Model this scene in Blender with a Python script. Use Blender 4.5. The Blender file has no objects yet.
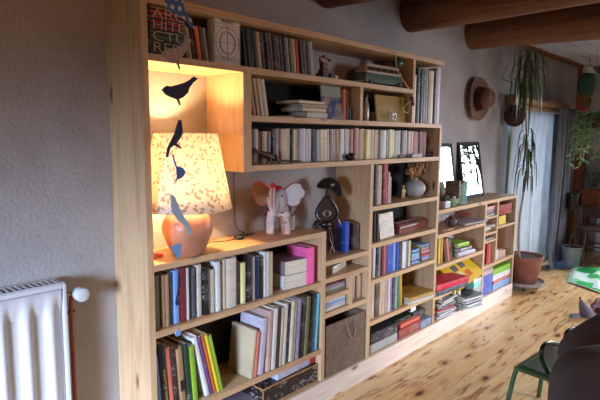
import bpy, math, random
from math import sin, cos, pi, radians as R
from mathutils import Vector, Matrix, Euler, noise as mnoise
random.seed(7)
S = bpy.context.scene
COL = S.collection
# ------------------------------------------------------------------ camera frame (1.51 m eye height)
FP, PITCH, YAW, ROLL, EYE = 514.24, .123155, .82006, .0081095, 1.50865
CAM = Vector((0, -1.8, EYE))
_F = Vector((sin(YAW)*cos(PITCH), cos(YAW)*cos(PITCH), -sin(PITCH)))
_R0 = Vector((cos(YAW), -sin(YAW), 0)); _U0 = _R0.cross(_F)
_R = _R0*cos(ROLL) + _U0*sin(ROLL); _U = _U0*cos(ROLL) - _R0*sin(ROLL)
cam = bpy.data.cameras.new('camera'); cam.sensor_width = 36; cam.lens = FP/600*36; cam.clip_start = .05
co = bpy.data.objects.new('camera', cam); COL.objects.link(co)
co.matrix_world = Matrix(((_R.x, _U.x, -_F.x, CAM.x), (_R.y, _U.y, -_F.y, CAM.y), (_R.z, _U.z, -_F.z, CAM.z), (0, 0, 0, 1)))
S.camera = co
def U(px, py, pl='y', v=0.):                       # where the sight line through a pixel meets a plane
    D = _F*FP + _R*(px-300) + _U*(200-py); i = 'xyz'.index(pl)
    return CAM + D*((v-CAM[i])/D[i])
def XP(px, y, z):                                  # x seen at column px for a given y, z
    k = px-300; dy, dz = y-CAM.y, z-CAM.z
    return (FP*(_R.y*dy+_R.z*dz) - k*(_F.y*dy+_F.z*dz))/(k*_F.x - FP*_R.x)
def ZP(py, x, y):                                  # z seen at row py for a given x, y
    k = 200-py; dx, dy = x-CAM.x, y-CAM.y
    return CAM.z + (FP*(_U.x*dx+_U.y*dy) - k*(_F.x*dx+_F.y*dy))/(k*_F.z - FP*_U.z)
# ------------------------------------------------------------------ materials
def s2l(c):
    r = []
    for v in c[:3]:
        v /= 255.; r.append(v/12.92 if v <= .04045 else ((v+.055)/1.055)**2.4)
    return (*r, 1)
class NT:
    def __init__(s, name):
        s.m = bpy.data.materials.new(name); s.m.use_nodes = True
        s.t = s.m.node_tree; s.n = s.t.nodes; s.b = s.n['Principled BSDF']
    def new(s, typ, **kw):
        n = s.n.new('ShaderNode'+typ)
        for k, v in kw.items():
            if k.startswith('_'): setattr(n, k[1:], v)
            else:
                i = int(k[1:]) if k[0] == 'i' and k[1:].isdigit() else k.replace('__', ' ')
                if hasattr(v, 'is_linked'): s.t.links.new(v, n.inputs[i])
                else: n.inputs[i].default_value = v
        return n
    def link(s, a, b): s.t.links.new(a, b)
    def coord(s, scale=(1, 1, 1), kind='Object', rnd=False):
        tc = s.new('TexCoord'); mp = s.new('Mapping', Vector=tc.outputs[kind], Scale=scale)
        if rnd:
            oi = s.new('ObjectInfo'); m = s.new('Math', _operation='MULTIPLY', i0=oi.outputs['Random'], i1=37.)
            s.link(m.outputs[0], mp.inputs['Location'])
        return mp.outputs[0]
    def noise(s, vec, scale=5., detail=3., dist=0., rough=.5):
        return s.new('TexNoise', Vector=vec, Scale=scale, Detail=detail, Distortion=dist, Roughness=rough).outputs['Fac']
    def ramp(s, fac, stops, interp='LINEAR'):
        n = s.new('ValToRGB', Fac=fac); r = n.color_ramp; r.interpolation = interp
        while len(r.elements) < len(stops): r.elements.new(.5)
        for e, (p, c) in zip(r.elements, stops): e.position = p; e.color = c if len(c) == 4 else s2l(c)
        return n.outputs[0]
    def mix(s, fac, a, b, mode='MIX'):
        n = s.new('Mix', _data_type='RGBA', _blend_type=mode)
        for i, v in ((0, fac), (6, a), (7, b)):
            if hasattr(v, 'is_linked'): s.link(v, n.inputs[i])
            else: n.inputs[i].default_value = v
        return n.outputs[2]
    def math(s, op, a, b=0., c=0.): return s.new('Math', _operation=op, i0=a, i1=b, i2=c).outputs[0]
    def bump(s, h, strength=.3, dist=.01):
        s.link(s.new('Bump', Height=h, Strength=strength, Distance=dist).outputs[0], s.b.inputs['Normal'])
    def base(s, c):
        if hasattr(c, 'is_linked'): s.link(c, s.b.inputs['Base Color'])
        else: s.b.inputs['Base Color'].default_value = c
_mc = {}
def plain(c, rough=.6, metal=0., var=.12, scale=14., bump=0., name=None, **kw):
    key = (tuple(c), rough, metal, var, scale, bump, tuple(kw.items()))
    if key in _mc: return _mc[key]
    t = NT(name or 'surface_%d_%d_%d' % tuple(c[:3])); L = s2l(c)
    n = t.noise(t.coord(), scale, 4)
    t.base(t.ramp(n, [(.3, tuple(x*(1-var) for x in L[:3])+(1,)), (.7, tuple(min(1, x*(1+var)) for x in L[:3])+(1,))]))
    t.b.inputs['Roughness'].default_value = rough; t.b.inputs['Metallic'].default_value = metal
    if bump: t.bump(t.noise(t.coord(), scale*4, 4), bump, .004)
    for k, v in kw.items(): t.b.inputs[k.replace('__', ' ')].default_value = v
    _mc[key] = t.m; return t.m
def wood(name, axis='x', light=(200, 166, 126), dark=(170, 131, 92), knot=(92, 52, 28), rough=.5, knots=True):
    t = NT(name); i = 'xyz'.index(axis)
    sc = [9., 9., 9.]; sc[i] = .8
    v = t.coord(tuple(sc), rnd=True)
    a = t.noise(v, 1.6, 5, 1.2); 
    sf = [90., 90., 90.]; sf[i] = 2.
    fine = t.noise(t.coord(tuple(sf)), 1., 3)
    c = t.ramp(a, [(.3, dark), (.5, light), (.62, tuple(int(x*.93) for x in light)), (.72, dark)])
    c = t.mix(t.math('MULTIPLY', fine, .35), c, s2l(dark))
    if knots:
        sk = [7., 7., 7.]; sk[i] = 2.6
        vo = t.new('TexVoronoi', Vector=t.coord(tuple(sk), rnd=True), Scale=1., Randomness=1.)
        k = t.ramp(vo.outputs['Distance'], [(.04, (1, 1, 1, 1)), (.13, (0, 0, 0, 1))])
        c = t.mix(k, c, s2l(knot))
    t.base(c); t.b.inputs['Roughness'].default_value = rough
    t.bump(fine, .08, .002); return t.m
WX, WZ, WY = wood('pine_boards', 'x'), wood('pine_uprights', 'z', (200, 168, 130), (172, 136, 100)), wood('pine_depth', 'y')
PLINTH = wood('whitish_pine', 'x', (224, 208, 192), (204, 178, 160), (130, 84, 66), .35)
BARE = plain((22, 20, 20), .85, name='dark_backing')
def plaster():
    t = NT('rough_plaster'); v = t.coord()
    n = t.noise(v, 3., 5, .3); f = t.noise(v, 70., 4)
    t.base(t.mix(t.math('MULTIPLY', f, .25), t.ramp(n, [(.3, (150, 146, 146)), (.7, (176, 171, 168))]), s2l((128, 123, 122))))
    t.b.inputs['Roughness'].default_value = .9; t.bump(f, .55, .006); return t.m
PLASTER = plaster()
def floor_mat():
    t = NT('knotty_pine_planks'); v = t.coord()
    br = t.new('TexBrick', Vector=v, Scale=1., Color1=s2l((214, 176, 120)), Color2=s2l((194, 146, 88)), Mortar=s2l((96, 58, 34)))
    for k, x in (('Mortar Size', .0016), ('Mortar Smooth', .1), ('Bias', -.2), ('Brick Width', 2.3), ('Row Height', .135)): br.inputs[k].default_value = x
    br.offset = .37; br.squash = 1
    row = t.math('FLOOR', t.math('DIVIDE', t.new('SeparateXYZ', Vector=v).outputs[1], .135))
    off = t.new('CombineXYZ', i0=t.math('MULTIPLY', row, 3.7), i2=row).outputs[0]
    vv = t.new('VectorMath', _operation='ADD', i0=v, i1=off).outputs[0]
    g = t.noise(t.new('Mapping', Vector=vv, Scale=(1.3, 16, 1)).outputs[0], 1., 6, 1.6)
    c = t.mix(t.ramp(g, [(.42, (0, 0, 0, 1)), (.66, (.75, .75, .75, 1))]), br.outputs['Color'], s2l((224, 196, 150)))
    st = t.noise(t.new('Mapping', Vector=vv, Scale=(1.8, 11, 1), Location=(4, 2, 0)).outputs[0], 1.3, 5, 2.2)
    c = t.mix(t.ramp(st, [(.57, (0, 0, 0, 1)), (.66, (.9, .9, .9, 1))]), c, s2l((150, 86, 46)))
    vo = t.new('TexVoronoi', Vector=t.new('Mapping', Vector=vv, Scale=(3.3, 7.5, 1)).outputs[0], Scale=1., Randomness=1.)
    dn = t.math('ADD', vo.outputs['Distance'], t.math('MULTIPLY', t.math('SUBTRACT', t.noise(v, 22., 3), .5), .16))
    c = t.mix(t.ramp(dn, [(.08, (.85, .85, .85, 1)), (.36, (0, 0, 0, 1))]), c, s2l((176, 104, 54)))
    c = t.mix(t.ramp(dn, [(.08, (1, 1, 1, 1)), (.17, (0, 0, 0, 1))]), c, s2l((70, 30, 14)))
    t.base(c); t.b.inputs['Roughness'].default_value = .34
    t.bump(br.outputs['Fac'], -.25, .003); return t.m
def book_mat():
    t = NT('printed_book_cover'); oi = t.new('ObjectInfo'); v = t.coord((1, 1, 1), rnd=False)
    lum = t.new('RGBToBW', Color=oi.outputs['Color']).outputs[0]
    ink = t.ramp(lum, [(0, (.62, .58, .5, 1)), (.22, (.08, .07, .07, 1))], 'CONSTANT')
    mp = t.new('Mapping', Vector=t.new('TexCoord').outputs['Object'], Scale=(130, 60, 210)); rn = t.math('MULTIPLY', oi.outputs['Random'], 91.)
    t.link(rn, mp.inputs['Location'])
    a = t.noise(mp.outputs[0], 1., 2)
    mp2 = t.new('Mapping', Vector=t.new('TexCoord').outputs['Object'], Scale=(2, 6, 16)); t.link(rn, mp2.inputs['Location'])
    b = t.noise(mp2.outputs[0], 1., 1)
    m = t.math('MULTIPLY', t.math('GREATER_THAN', a, .56), t.math('GREATER_THAN', b, .57))
    w = t.ramp(t.noise(mp2.outputs[0], .35, 2), [(.35, (.82, .82, .82, 1)), (.65, (1, 1, 1, 1))])
    c = t.mix(t.math('MULTIPLY', m, .32), t.mix(1., oi.outputs['Color'], w, 'MULTIPLY'), ink)
    t.base(c); t.b.inputs['Roughness'].default_value = .45; return t.m
def page_mat():
    t = NT('book_pages'); n = t.noise(t.coord((500, 8, 8)), 1., 2)
    t.base(t.ramp(n, [(.3, (196, 186, 164)), (.7, (226, 218, 200))])); t.b.inputs['Roughness'].default_value = .9; return t.m
FLOORM, BOOKM, PAGEM = floor_mat(), book_mat(), page_mat()
DARKWOOD = wood('dark_timber', 'y', (128, 84, 52), (88, 52, 30), (40, 22, 14), .7)
CEILW = wood('ceiling_boards', 'x', (112, 80, 56), (84, 56, 38), (40, 22, 14), .8)
POSTW = wood('orange_timber', 'z', (150, 92, 48), (110, 62, 30), (60, 30, 16), .6)
BRANCH = wood('lintel_wood', 'x', (186, 140, 92), (140, 92, 54), (80, 46, 26), .6)
TABLEW = wood('brown_table_wood', 'x', (92, 52, 34), (62, 34, 24), (30, 16, 12), .45, False)
# ------------------------------------------------------------------ mesh building
ORG = {}
class MB:
    def __init__(s): s.v = []; s.f = []
    def add(s, vs, fs):
        o = len(s.v); s.v += [Vector(p) for p in vs]; s.f += [tuple(i+o for i in f) for f in fs]; return s
    def box(s, a, b, rot=None, piv=None):
        (x0, y0, z0), (x1, y1, z1) = a, b
        vs = [Vector(p) for p in ((x0,y0,z0),(x1,y0,z0),(x1,y1,z0),(x0,y1,z0),(x0,y0,z1),(x1,y0,z1),(x1,y1,z1),(x0,y1,z1))]
        if rot is not None:
            pv = Vector(piv) if piv is not None else sum(vs, Vector())/8
            vs = [pv + rot @ (p-pv) for p in vs]
        return s.add(vs, [(0,3,2,1),(4,5,6,7),(0,1,5,4),(1,2,6,5),(2,3,7,6),(3,0,4,7)])
    def tube(s, pts, r, n=10, caps=True, sy=1.):
        pts = [Vector(p) for p in pts]; m = len(pts)
        rs = r if isinstance(r, (list, tuple)) else [r]*m
        ref = None; vs = []
        for i, p in enumerate(pts):
            d = (pts[min(i+1, m-1)]-pts[max(i-1, 0)])
            d = d.normalized() if d.length > 1e-9 else Vector((0, 0, 1))
            if ref is None: ref = Vector((0, 0, 1)) if abs(d.z) < .9 else Vector((1, 0, 0))
            a = d.cross(ref)
            if a.length < 1e-4: a = d.cross(Vector((0, 1, 0)))
            a.normalize(); b = a.cross(d).normalized(); ref = b
            for k in range(n):
                t = 2*pi*k/n; vs.append(p + a*rs[i]*cos(t) + b*rs[i]*sin(t)*sy)
        fs = [(i*n+k, i*n+(k+1) % n, (i+1)*n+(k+1) % n, (i+1)*n+k) for i in range(m-1) for k in range(n)]
        if caps: fs += [tuple(range(n))[::-1], tuple((m-1)*n+k for k in range(n))]
        return s.add(vs, fs)
    def lathe(s, prof, c=(0, 0, 0), n=28, axis=None):
        M = Matrix.Identity(3) if axis is None else Vector((0, 0, 1)).rotation_difference(Vector(axis)).to_matrix()
        c = Vector(c); vs = [c + M @ Vector((r*cos(2*pi*k/n), r*sin(2*pi*k/n), z)) for r, z in prof for k in range(n)]
        m = len(prof)
        fs = [(i*n+k, i*n+(k+1) % n, (i+1)*n+(k+1) % n, (i+1)*n+k) for i in range(m-1) for k in range(n)]
        if prof[0][0] > 1e-6: fs.append(tuple(range(n))[::-1])
        if prof[-1][0] > 1e-6: fs.append(tuple((m-1)*n+k for k in range(n)))
        return s.add(vs, fs)
    def ell(s, c, r, n=16, rot=None, squ=1., disp=0., seed=0.):
        r = (r, r, r) if not isinstance(r, (tuple, list)) else r
        c = Vector(c); vs = []; m = max(6, n//2+2)
        def sg(v): return math.copysign(abs(v)**squ, v)
        for i in range(m+1):
            ph = pi*i/m
            for k in range(n):
                t = 2*pi*k/n; p = Vector((r[0]*sg(sin(ph))*sg(cos(t)), r[1]*sg(sin(ph))*sg(sin(t)), r[2]*sg(cos(ph))))
                if disp: p *= 1+disp*mnoise.noise(p.normalized()*2.2+Vector((seed, 0, 0)))
                vs.append(c + (rot @ p if rot is not None else p))
        return s.add(vs, [(i*n+k, (i+1)*n+k, (i+1)*n+(k+1) % n, i*n+(k+1) % n) for i in range(m) for k in range(n)])
    def prism(s, poly, vec):
        n = len(poly); a = [Vector(p) for p in poly]; v = Vector(vec)
        return s.add(a+[p+v for p in a], [tuple(range(n))[::-1], tuple(range(n, 2*n))]+[(i, (i+1) % n, n+(i+1) % n, n+i) for i in range(n)])
    def sheet(s, fn, nu, nv, th=0.):
        vs = [Vector(fn(i/nu, j/nv)) for j in range(nv+1) for i in range(nu+1)]; w = nu+1
        fs = [(j*w+i, j*w+i+1, (j+1)*w+i+1, (j+1)*w+i) for j in range(nv) for i in range(nu)]
        return s.add(vs, fs)
    def build(s, name, mat, parent=None, org=None, smooth=False, bevel=0., solid=0., sub=0, local=False, label=None, cat=None, group=None, kind=None):
        if parent is not None: org = Vector((0, 0, 0)) if local else ORG[parent.name]
        elif local: org = Vector(org) if org is not None else Vector((0, 0, 0))
        elif org is None:
            lo = [min(p[i] for p in s.v) for i in range(3)]; hi = [max(p[i] for p in s.v) for i in range(3)]
            org = Vector(((lo[0]+hi[0])/2, (lo[1]+hi[1])/2, lo[2]))
        else: org = Vector(org)
        me = bpy.data.meshes.new(name)
        me.from_pydata([p if local else p-org for p in s.v], [], s.f); me.update()
        import bmesh
        bm = bmesh.new(); bm.from_mesh(me); bmesh.ops.remove_doubles(bm, verts=bm.verts, dist=1e-6)
        bmesh.ops.recalc_face_normals(bm, faces=bm.faces); bm.to_mesh(me); bm.free()
        if smooth is not False:
            me.shade_smooth()
            try: me.set_sharp_from_angle(angle=R(40 if smooth is True else smooth))
            except Exception: pass
        me.materials.append(mat)
        o = bpy.data.objects.new(name, me); COL.objects.link(o)
        if parent is not None: o.parent = parent
        else: o.location = org
        ORG[o.name] = org
        if bevel: b = o.modifiers.new('bevel', 'BEVEL'); b.width = bevel; b.segments = 2; b.limit_method = 'ANGLE'
        if solid: b = o.modifiers.new('thickness', 'SOLIDIFY'); b.thickness = solid; b.offset = 0
        if sub: b = o.modifiers.new('smooth', 'SUBSURF'); b.levels = sub; b.render_levels = sub
        if label: o['label'] = label
        if cat: o['category'] = cat
        if group: o['group'] = group
        if kind: o['kind'] = kind
        return o
def thing(name, label, cat, loc=(0, 0, 0), group=None, rot=None):
    o = bpy.data.objects.new(name, None); COL.objects.link(o); o.location = loc; o.empty_display_size = .05
    if rot is not None: o.rotation_euler = rot
    o['label'] = label; o['category'] = cat
    if group: o['group'] = group
    ORG[o.name] = Vector(loc); return o
def struct(mb, name, mat, **k): return mb.build(name, mat, kind='structure', **k)
def bezier(pts, n=10):                              # smooth path through points
    P = [Vector(p) for p in pts]; P = [P[0]*2-P[1]]+P+[P[-1]*2-P[-2]]; out = []
    for i in range(1, len(P)-2):
        for k in range(n):
            t = k/n; a, b, c, d = P[i-1:i+3]
            out.append(.5*((2*b)+(c-a)*t+(2*a-5*b+4*c-d)*t*t+(-a+3*b-3*c+d)*t**3))
    return out+[P[-2]]
# ------------------------------------------------------------------ the room
D = .27                                             # plane of the wall behind the bookcase
XL, XR, YF = -2.4, 7.8, -4.6
struct(MB().box((XL-.2, YF-.2, -.12), (XR+.2, 1.2, 0)), 'floor', FLOORM)
OX0, OX1, OZ = 5.33, 6.62, 1.86                     # curtained recess in the back wall
w = MB().box((XL, D, 0), (OX0, D+.45, 4.)).box((OX1, D, 0), (XR, D+.45, 4.)).box((OX0, D, OZ), (OX1, D+.45, 4.))
struct(w, 'wall_back', PLASTER)
w = MB().box((XR, YF, 0), (XR+.2, D, .85)).box((XR, YF, 2.0), (XR+.2, D, 4.)).box((XR, YF, .85), (XR+.2, -2.3, 2.)).box((XR, -.45, .85), (XR+.2, D, 2.))
struct(w, 'wall_right', PLASTER)
w = MB().box((XL-.2, YF, 0), (XL, D+.45, .75)).box((XL-.2, YF, 1.7), (XL, D+.45, 4.)).box((XL-.2, YF, .75), (XL, -2.7, 1.7)).box((XL-.2, -1.0, .75), (XL, D+.45, 1.7))
struct(w, 'wall_left', PLASTER)
struct(MB().box((XL, YF-.2, 0), (2.9, YF, 4.)).box((5.3, YF-.2, 0), (XR, YF, 4.)).box((2.9, YF-.2, 2.15), (5.3, YF, 4.)), 'wall_front', PLASTER)
struct(MB().box((XL-.2, YF-.2, 2.62), (5.0, D, 2.68)), 'ceiling', CEILW)
struct(MB().box((4.9, YF-.2, 4.0), (XR+.2, D+.45, 4.08)), 'ceiling_loft', plain((52, 38, 30), .9, name='dark_loft_boards'))
def window(n, a, b, axis, div):                     # frame, muntins and panes in an opening
    fr = MB(); (x0, y0, z0), (x1, y1, z1) = a, b; t = .06
    for (p, q) in (((0, 0), (1, t)), ((0, 1-t), (1, 1))):
        pass
    lo, hi = (x0, x1) if axis == 'x' else (y0, y1); c = (y0+y1)/2 if axis == 'x' else (x0+x1)/2
    def bar(u0, u1, w0, w1, d=.025):
        if axis == 'x': fr.box((u0, c-d, w0), (u1, c+d, w1))
        else: fr.box((c-d, u0, w0), (c+d, u1, w1))
    bar(lo, hi, z0, z0+t); bar(lo, hi, z1-t, z1); bar(lo, lo+t, z0+t, z1-t); bar(hi-t, hi, z0+t, z1-t)
    for k in range(1, div): u = lo+(hi-lo)*k/div; bar(u-.03, u+.03, z0+t, z1-t)
    o = struct(fr, 'window_%d' % n, plain((210, 206, 198), .5), bevel=.004)
    g = MB()
    if axis == 'x': g.box((lo+t, c-.003, z0+t), (hi-t, c+.003, z1-t))
    else: g.box((c-.003, lo+t, z0+t), (c+.003, hi-t, z1-t))
    g.build('pane', GLASS, o)
def glass(name, tint=(255, 255, 255), rough=0.):
    t = NT(name); tr = t.new('BsdfTransparent', Color=s2l(tint)); gl = t.new('BsdfGlossy', Roughness=.03)
    mx = t.new('MixShader', Fac=.08); t.link(tr.outputs[0], mx.inputs[1]); t.link(gl.outputs[0], mx.inputs[2])
    t.link(mx.outputs[0], t.n['Material Output'].inputs[0]); return t.m
GLASS = glass('window_glass')
window(1, (XL-.2, -2.7, .75), (XL, -1.0, 1.7), 'y', 2)
window(2, (XR, -2.3, .85), (XR+.2, -.45, 2.0), 'y', 3)
window(4, (2.9, YF-.2, .0), (5.3, YF, 2.15), 'x', 3)
window(3, (OX0, D+.3, .1), (OX1, D+.45, OZ), 'x', 2)
struct(MB().box((OX0, D+.3, 0), (OX1, D+.45, .1)), 'trim_1', PLASTER)
# timber ceiling: logs, ledgers, net, corner post, lintel
def log(cx, cz, r, lab):
    mb = MB(); n = 18; pts = []; rs = []
    for i in range(24):
        y = D+.25-i*.22; pts.append((cx+.015*sin(y*1.7+cx), y, cz+.012*sin(y*2.3+cx*3))); rs.append(r*(1+.03*sin(y*3+cx)))
    mb.tube(pts, rs, n)
    return mb.build('log_beam', DARKWOOD, smooth=50, label=lab, cat='beam', group='round logs carrying the ceiling', org=(cx, YF/2, cz-r))
log(2.42, 2.42, .165, 'dark round log beam end poking into view above the row of upright top shelf books')
log(3.38, 2.415, .14, 'dark round log beam entering the wall above the top right corner of the tall bookcase')
log(4.41, 2.405, .148, 'thick round log beam with the rounded end, directly above the brown hat')
mb = MB().box((4.75, D-.06, 2.44), (XR, D, 2.50)); struct(mb, 'trim_2', POSTW)
struct(MB().box((XR-.05, -4., 2.44), (XR, D-.06, 2.50)), 'trim_3', POSTW)
struct(MB().box((7.58, D-.14, 0), (7.72, D, 2.44)), 'trim_4', POSTW)
# hammock net
net = MB(); nc = MB()
z0n = 2.47
def sag(x, y): return z0n - .10*sin(pi*min(1, max(0, (x-4.7)/3.05)))*sin(pi*min(1, max(0, (D-.08-y)/3.4)))
for k in range(52):
    x = 4.74+k*.059; net.tube([(x, D-.08-j*.34, sag(x, D-.08-j*.34)) for j in range(11)], .0042, 4)
for k in range(58):
    y = D-.08-k*.059; (nc if k % 9 in (3, 4, 5, 6) else net).tube([(4.7+j*.305, y, sag(4.7+j*.305, y)) for j in range(11)], .0042, 4)
NETM = plain((206, 200, 202), .8, name='white_net_cord')
tn = NT('coloured_net_cord'); tn.base(tn.ramp(tn.noise(tn.coord((.8, 1.6, 1)), 1.6, 1), [(0, (150, 60, 90)), (.45, (176, 92, 120)), (.52, (190, 190, 90)), (.6, (214, 206, 208))], 'CONSTANT'))
hn = thing('hammock_net', 'white and coloured cord net stretched as a ceiling over the far corner', 'net', (6.2, -1.5, 2.47))
net.build('netting', NETM, hn, kind='stuff'); nc.build('coloured_netting', tn.m, hn, kind='stuff')
hem = MB().tube([(4.72+.1*k, D-.075+.01*(k % 2), 2.475-.006*(k % 2)) for k in range(31)], .011, 6).tube([(XR-.06, D-.08-.1*k, 2.475) for k in range(34)], .011, 6)
hem.build('edge_rope', NETM, hn, smooth=True)
# ------------------------------------------------------------------ bookcases
bc = thing('tall_bookcase', 'tall built-in pine bookcase against the plaster wall, with a lit lamp niche', 'bookcase', (2.2, .13, 0))
T = .028; YB = D-.012                               # board thickness; back panels sit before the wall
def hb(x0, x1, ztop, name='shelf', p=bc, y0=0., y1=None, m=None, t=T):
    return MB().box((x0, y0, ztop-t), (x1, D-.001 if y1 is None else y1, ztop)).build(name, m or WX, p, bevel=.0015)
def vb(x0, x1, z0, z1, name='divider', p=bc, y0=0., y1=None):
    return MB().box((x0, y0, z0), (x1, D-.001 if y1 is None else y1, z1)).build(name, WZ, p, bevel=.0015)
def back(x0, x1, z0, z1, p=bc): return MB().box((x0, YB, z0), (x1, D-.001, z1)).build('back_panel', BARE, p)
PZ = .125
vb(1.045, 1.075, 0, 2.04, 'side_panel'); vb(3.39, 3.42, PZ, 1.575, 'side_panel'); vb(3.39, 3.42, 1.603, 2.012, 'rear_post', y0=.235)
hb(1.075, 3.42, 2.04, 'top_board'); hb(1.075, 3.0, 1.82)
vb(3.0, 3.028, 1.603, 2.012)
vb(1.545, 1.572, 1.342, 1.792, 'niche_side_panel', y0=-.004); vb(1.572, 1.598, 1.342, 1.792)
hb(1.598, 3.42, 1.603, y1=YB); hb(1.598, 3.39, 1.372, y1=YB); vb(2.43, 2.458, 1.603, 1.792, y1=YB)
vb(2.552, 2.585, PZ, 1.344)
hb(1.075, 2.145, .99, 'lamp_shelf'); vb(2.115, 2.145, PZ, .962)
hb(1.075, 2.115, .71, y1=YB); hb(1.075, 2.115, .32, y1=YB)
hb(1.075, 2.115, PZ, 'bottom_board', y1=YB)
hb(2.145, 2.552, .818); hb(2.145, 2.552, .718, y1=YB); hb(2.145, 2.37, .614, y1=YB); hb(2.145, 2.552, .515, y1=YB); vb(2.37, 2.396, .515, .69, y1=YB)
for z in (1.084, .85, .618, .35): hb(2.585, 3.39, z, y1=YB)
hb(2.145, 3.39, PZ, 'bottom_board', y1=YB)
back(1.598, 3.39, 1.372, 1.792); back(1.075, 2.115, PZ, .962); back(2.585, 3.39, PZ, 1.344); back(2.145, 2.552, PZ, .79)
def plinth(x0, x1, p):
    MB().prism([(x0, -.014, 0), (x0, .012, 0), (x0, .012, PZ-T-.0005), (x0, -.001, PZ-T-.0005), (x0, -.001, PZ), (x0, -.014, PZ)], (x1-x0, 0, 0)).build('plinth', PLINTH, p)
plinth(1.075, 3.42, bc)
lc = thing('low_bookcase', 'low pine bookcase with small cubbies, right of the tall bookcase', 'bookcase', (4.2, .13, 0))
LX0 = 3.421
plinth(LX0, 4.925, lc)
hb(LX0, 4.96, .975, 'top_board', lc); vb(4.928, 4.957, 0, .947, 'side_panel', lc); vb(4.24, 4.272, PZ, .947, p=lc)
vb(4.502, 4.53, .40, .947, p=lc)
for z in (.793, .553): hb(LX0, 4.24, z, p=lc)
hb(LX0, 3.70, .323, p=lc)
hb(LX0, 4.928, PZ, 'bottom_board', lc)
for z in (.828, .688, .618): hb(4.272, 4.502, z, p=lc, t=.018)
hb(4.53, 4.928, .718, p=lc, t=.02); hb(4.272, 4.928, .40, p=lc)
# ------------------------------------------------------------------ books
PAL = {'black': (20, 19, 22), 'charcoal': (46, 46, 52), 'dark grey': (74, 74, 80), 'grey': (126, 126, 130), 'pale grey': (160, 160, 158), 'white': (210, 210, 208),
 'off-white': (204, 198, 184), 'cream': (204, 190, 160), 'beige': (192, 172, 142), 'tan': (162, 126, 92), 'brown': (98, 66, 46), 'dark brown': (54, 36, 30), 'dark red': (112, 30, 38),
 'red': (176, 40, 42), 'pink': (176, 104, 104), 'pale pink': (188, 156, 146), 'hot pink': (245, 100, 170), 'salmon': (206, 112, 92), 'orange': (206, 110, 48), 'ochre': (184, 140, 50), 'yellow': (216, 188, 48),
 'pale yellow': (226, 218, 150), 'lime green': (134, 180, 48), 'green': (52, 116, 66), 'dark green': (30, 56, 44), 'olive': (112, 116, 78), 'teal': (40, 104, 112), 'turquoise': (120, 205, 190), 'cyan': (110, 190, 222), 'light blue': (120, 160, 215),
 'blue': (40, 76, 170), 'navy': (28, 36, 66), 'slate': (62, 72, 88), 'lavender': (184, 180, 194), 'purple': (100, 56, 110), 'mauve': (136, 118, 132), 'olive-grey': (116, 112, 98)}
LABELS = set()
def ordn(n):
    w = ['', 'first', 'second', 'third', 'fourth', 'fifth', 'sixth', 'seventh', 'eighth', 'ninth', 'tenth', 'eleventh', 'twelfth']
    if n < 13: return w[n]
    return '%d%s' % (n, 'th' if 10 < n % 100 < 14 else {1: 'st', 2: 'nd', 3: 'rd'}.get(n % 10, 'th'))
def book(t, h, d, col, loc, rot, label, group=None, hard=False, name='book', cat='book'):
    """cover wrapped round the spine; origin at the foot of the spine; x = thickness, y = depth, z = height"""
    b = .0022 if hard else .0009; e = .003 if hard else .0006; hx = t/2
    bul = min(.004, t*.12)
    out = [(-hx, d), (-hx, 0.001), (-hx*.55, -bul*.8), (0, -bul), (hx*.55, -bul*.8), (hx, .001), (hx, d), (hx-b, d), (hx-b, b+.001), (-hx+b, b+.001), (-hx+b, d)]
    n = len(out); mb = MB(); a = [(x, y, 0) for x, y in out]
    vs = a+[(x, y, h) for x, y in out]
    caps = [(0, 1, 9, 10), (1, 2, 8, 9), (2, 3, 8), (3, 4, 8), (4, 5, 8), (5, 6, 7, 8)]
    caps = [(0, 1, 9, 10), (1, 2, 3, 4, 5, 8, 9), (5, 6, 7, 8)]
    mb.add(vs, caps+[tuple(i+n for i in c)[::-1] for c in caps]+[(i, (i+1) % n, n+(i+1) % n, n+i) for i in range(n)])
    o = mb.build(name, BOOKM, org=(0, 0, 0), local=True, label=label, cat=cat, group=group)
    o.location = loc; o.rotation_euler = rot; o.color = s2l(PAL[col] if isinstance(col, str) else col)
    MB().box((-hx+b, b+.0012, e), (hx-b, d-e*1.2-.0002, h-e)).build('pages', PAGEM, o, local=True)
    return o
def adj(t):
    return 'very slim' if t < .009 else 'slim' if t < .016 else '' if t < .03 else 'thick'
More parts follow.
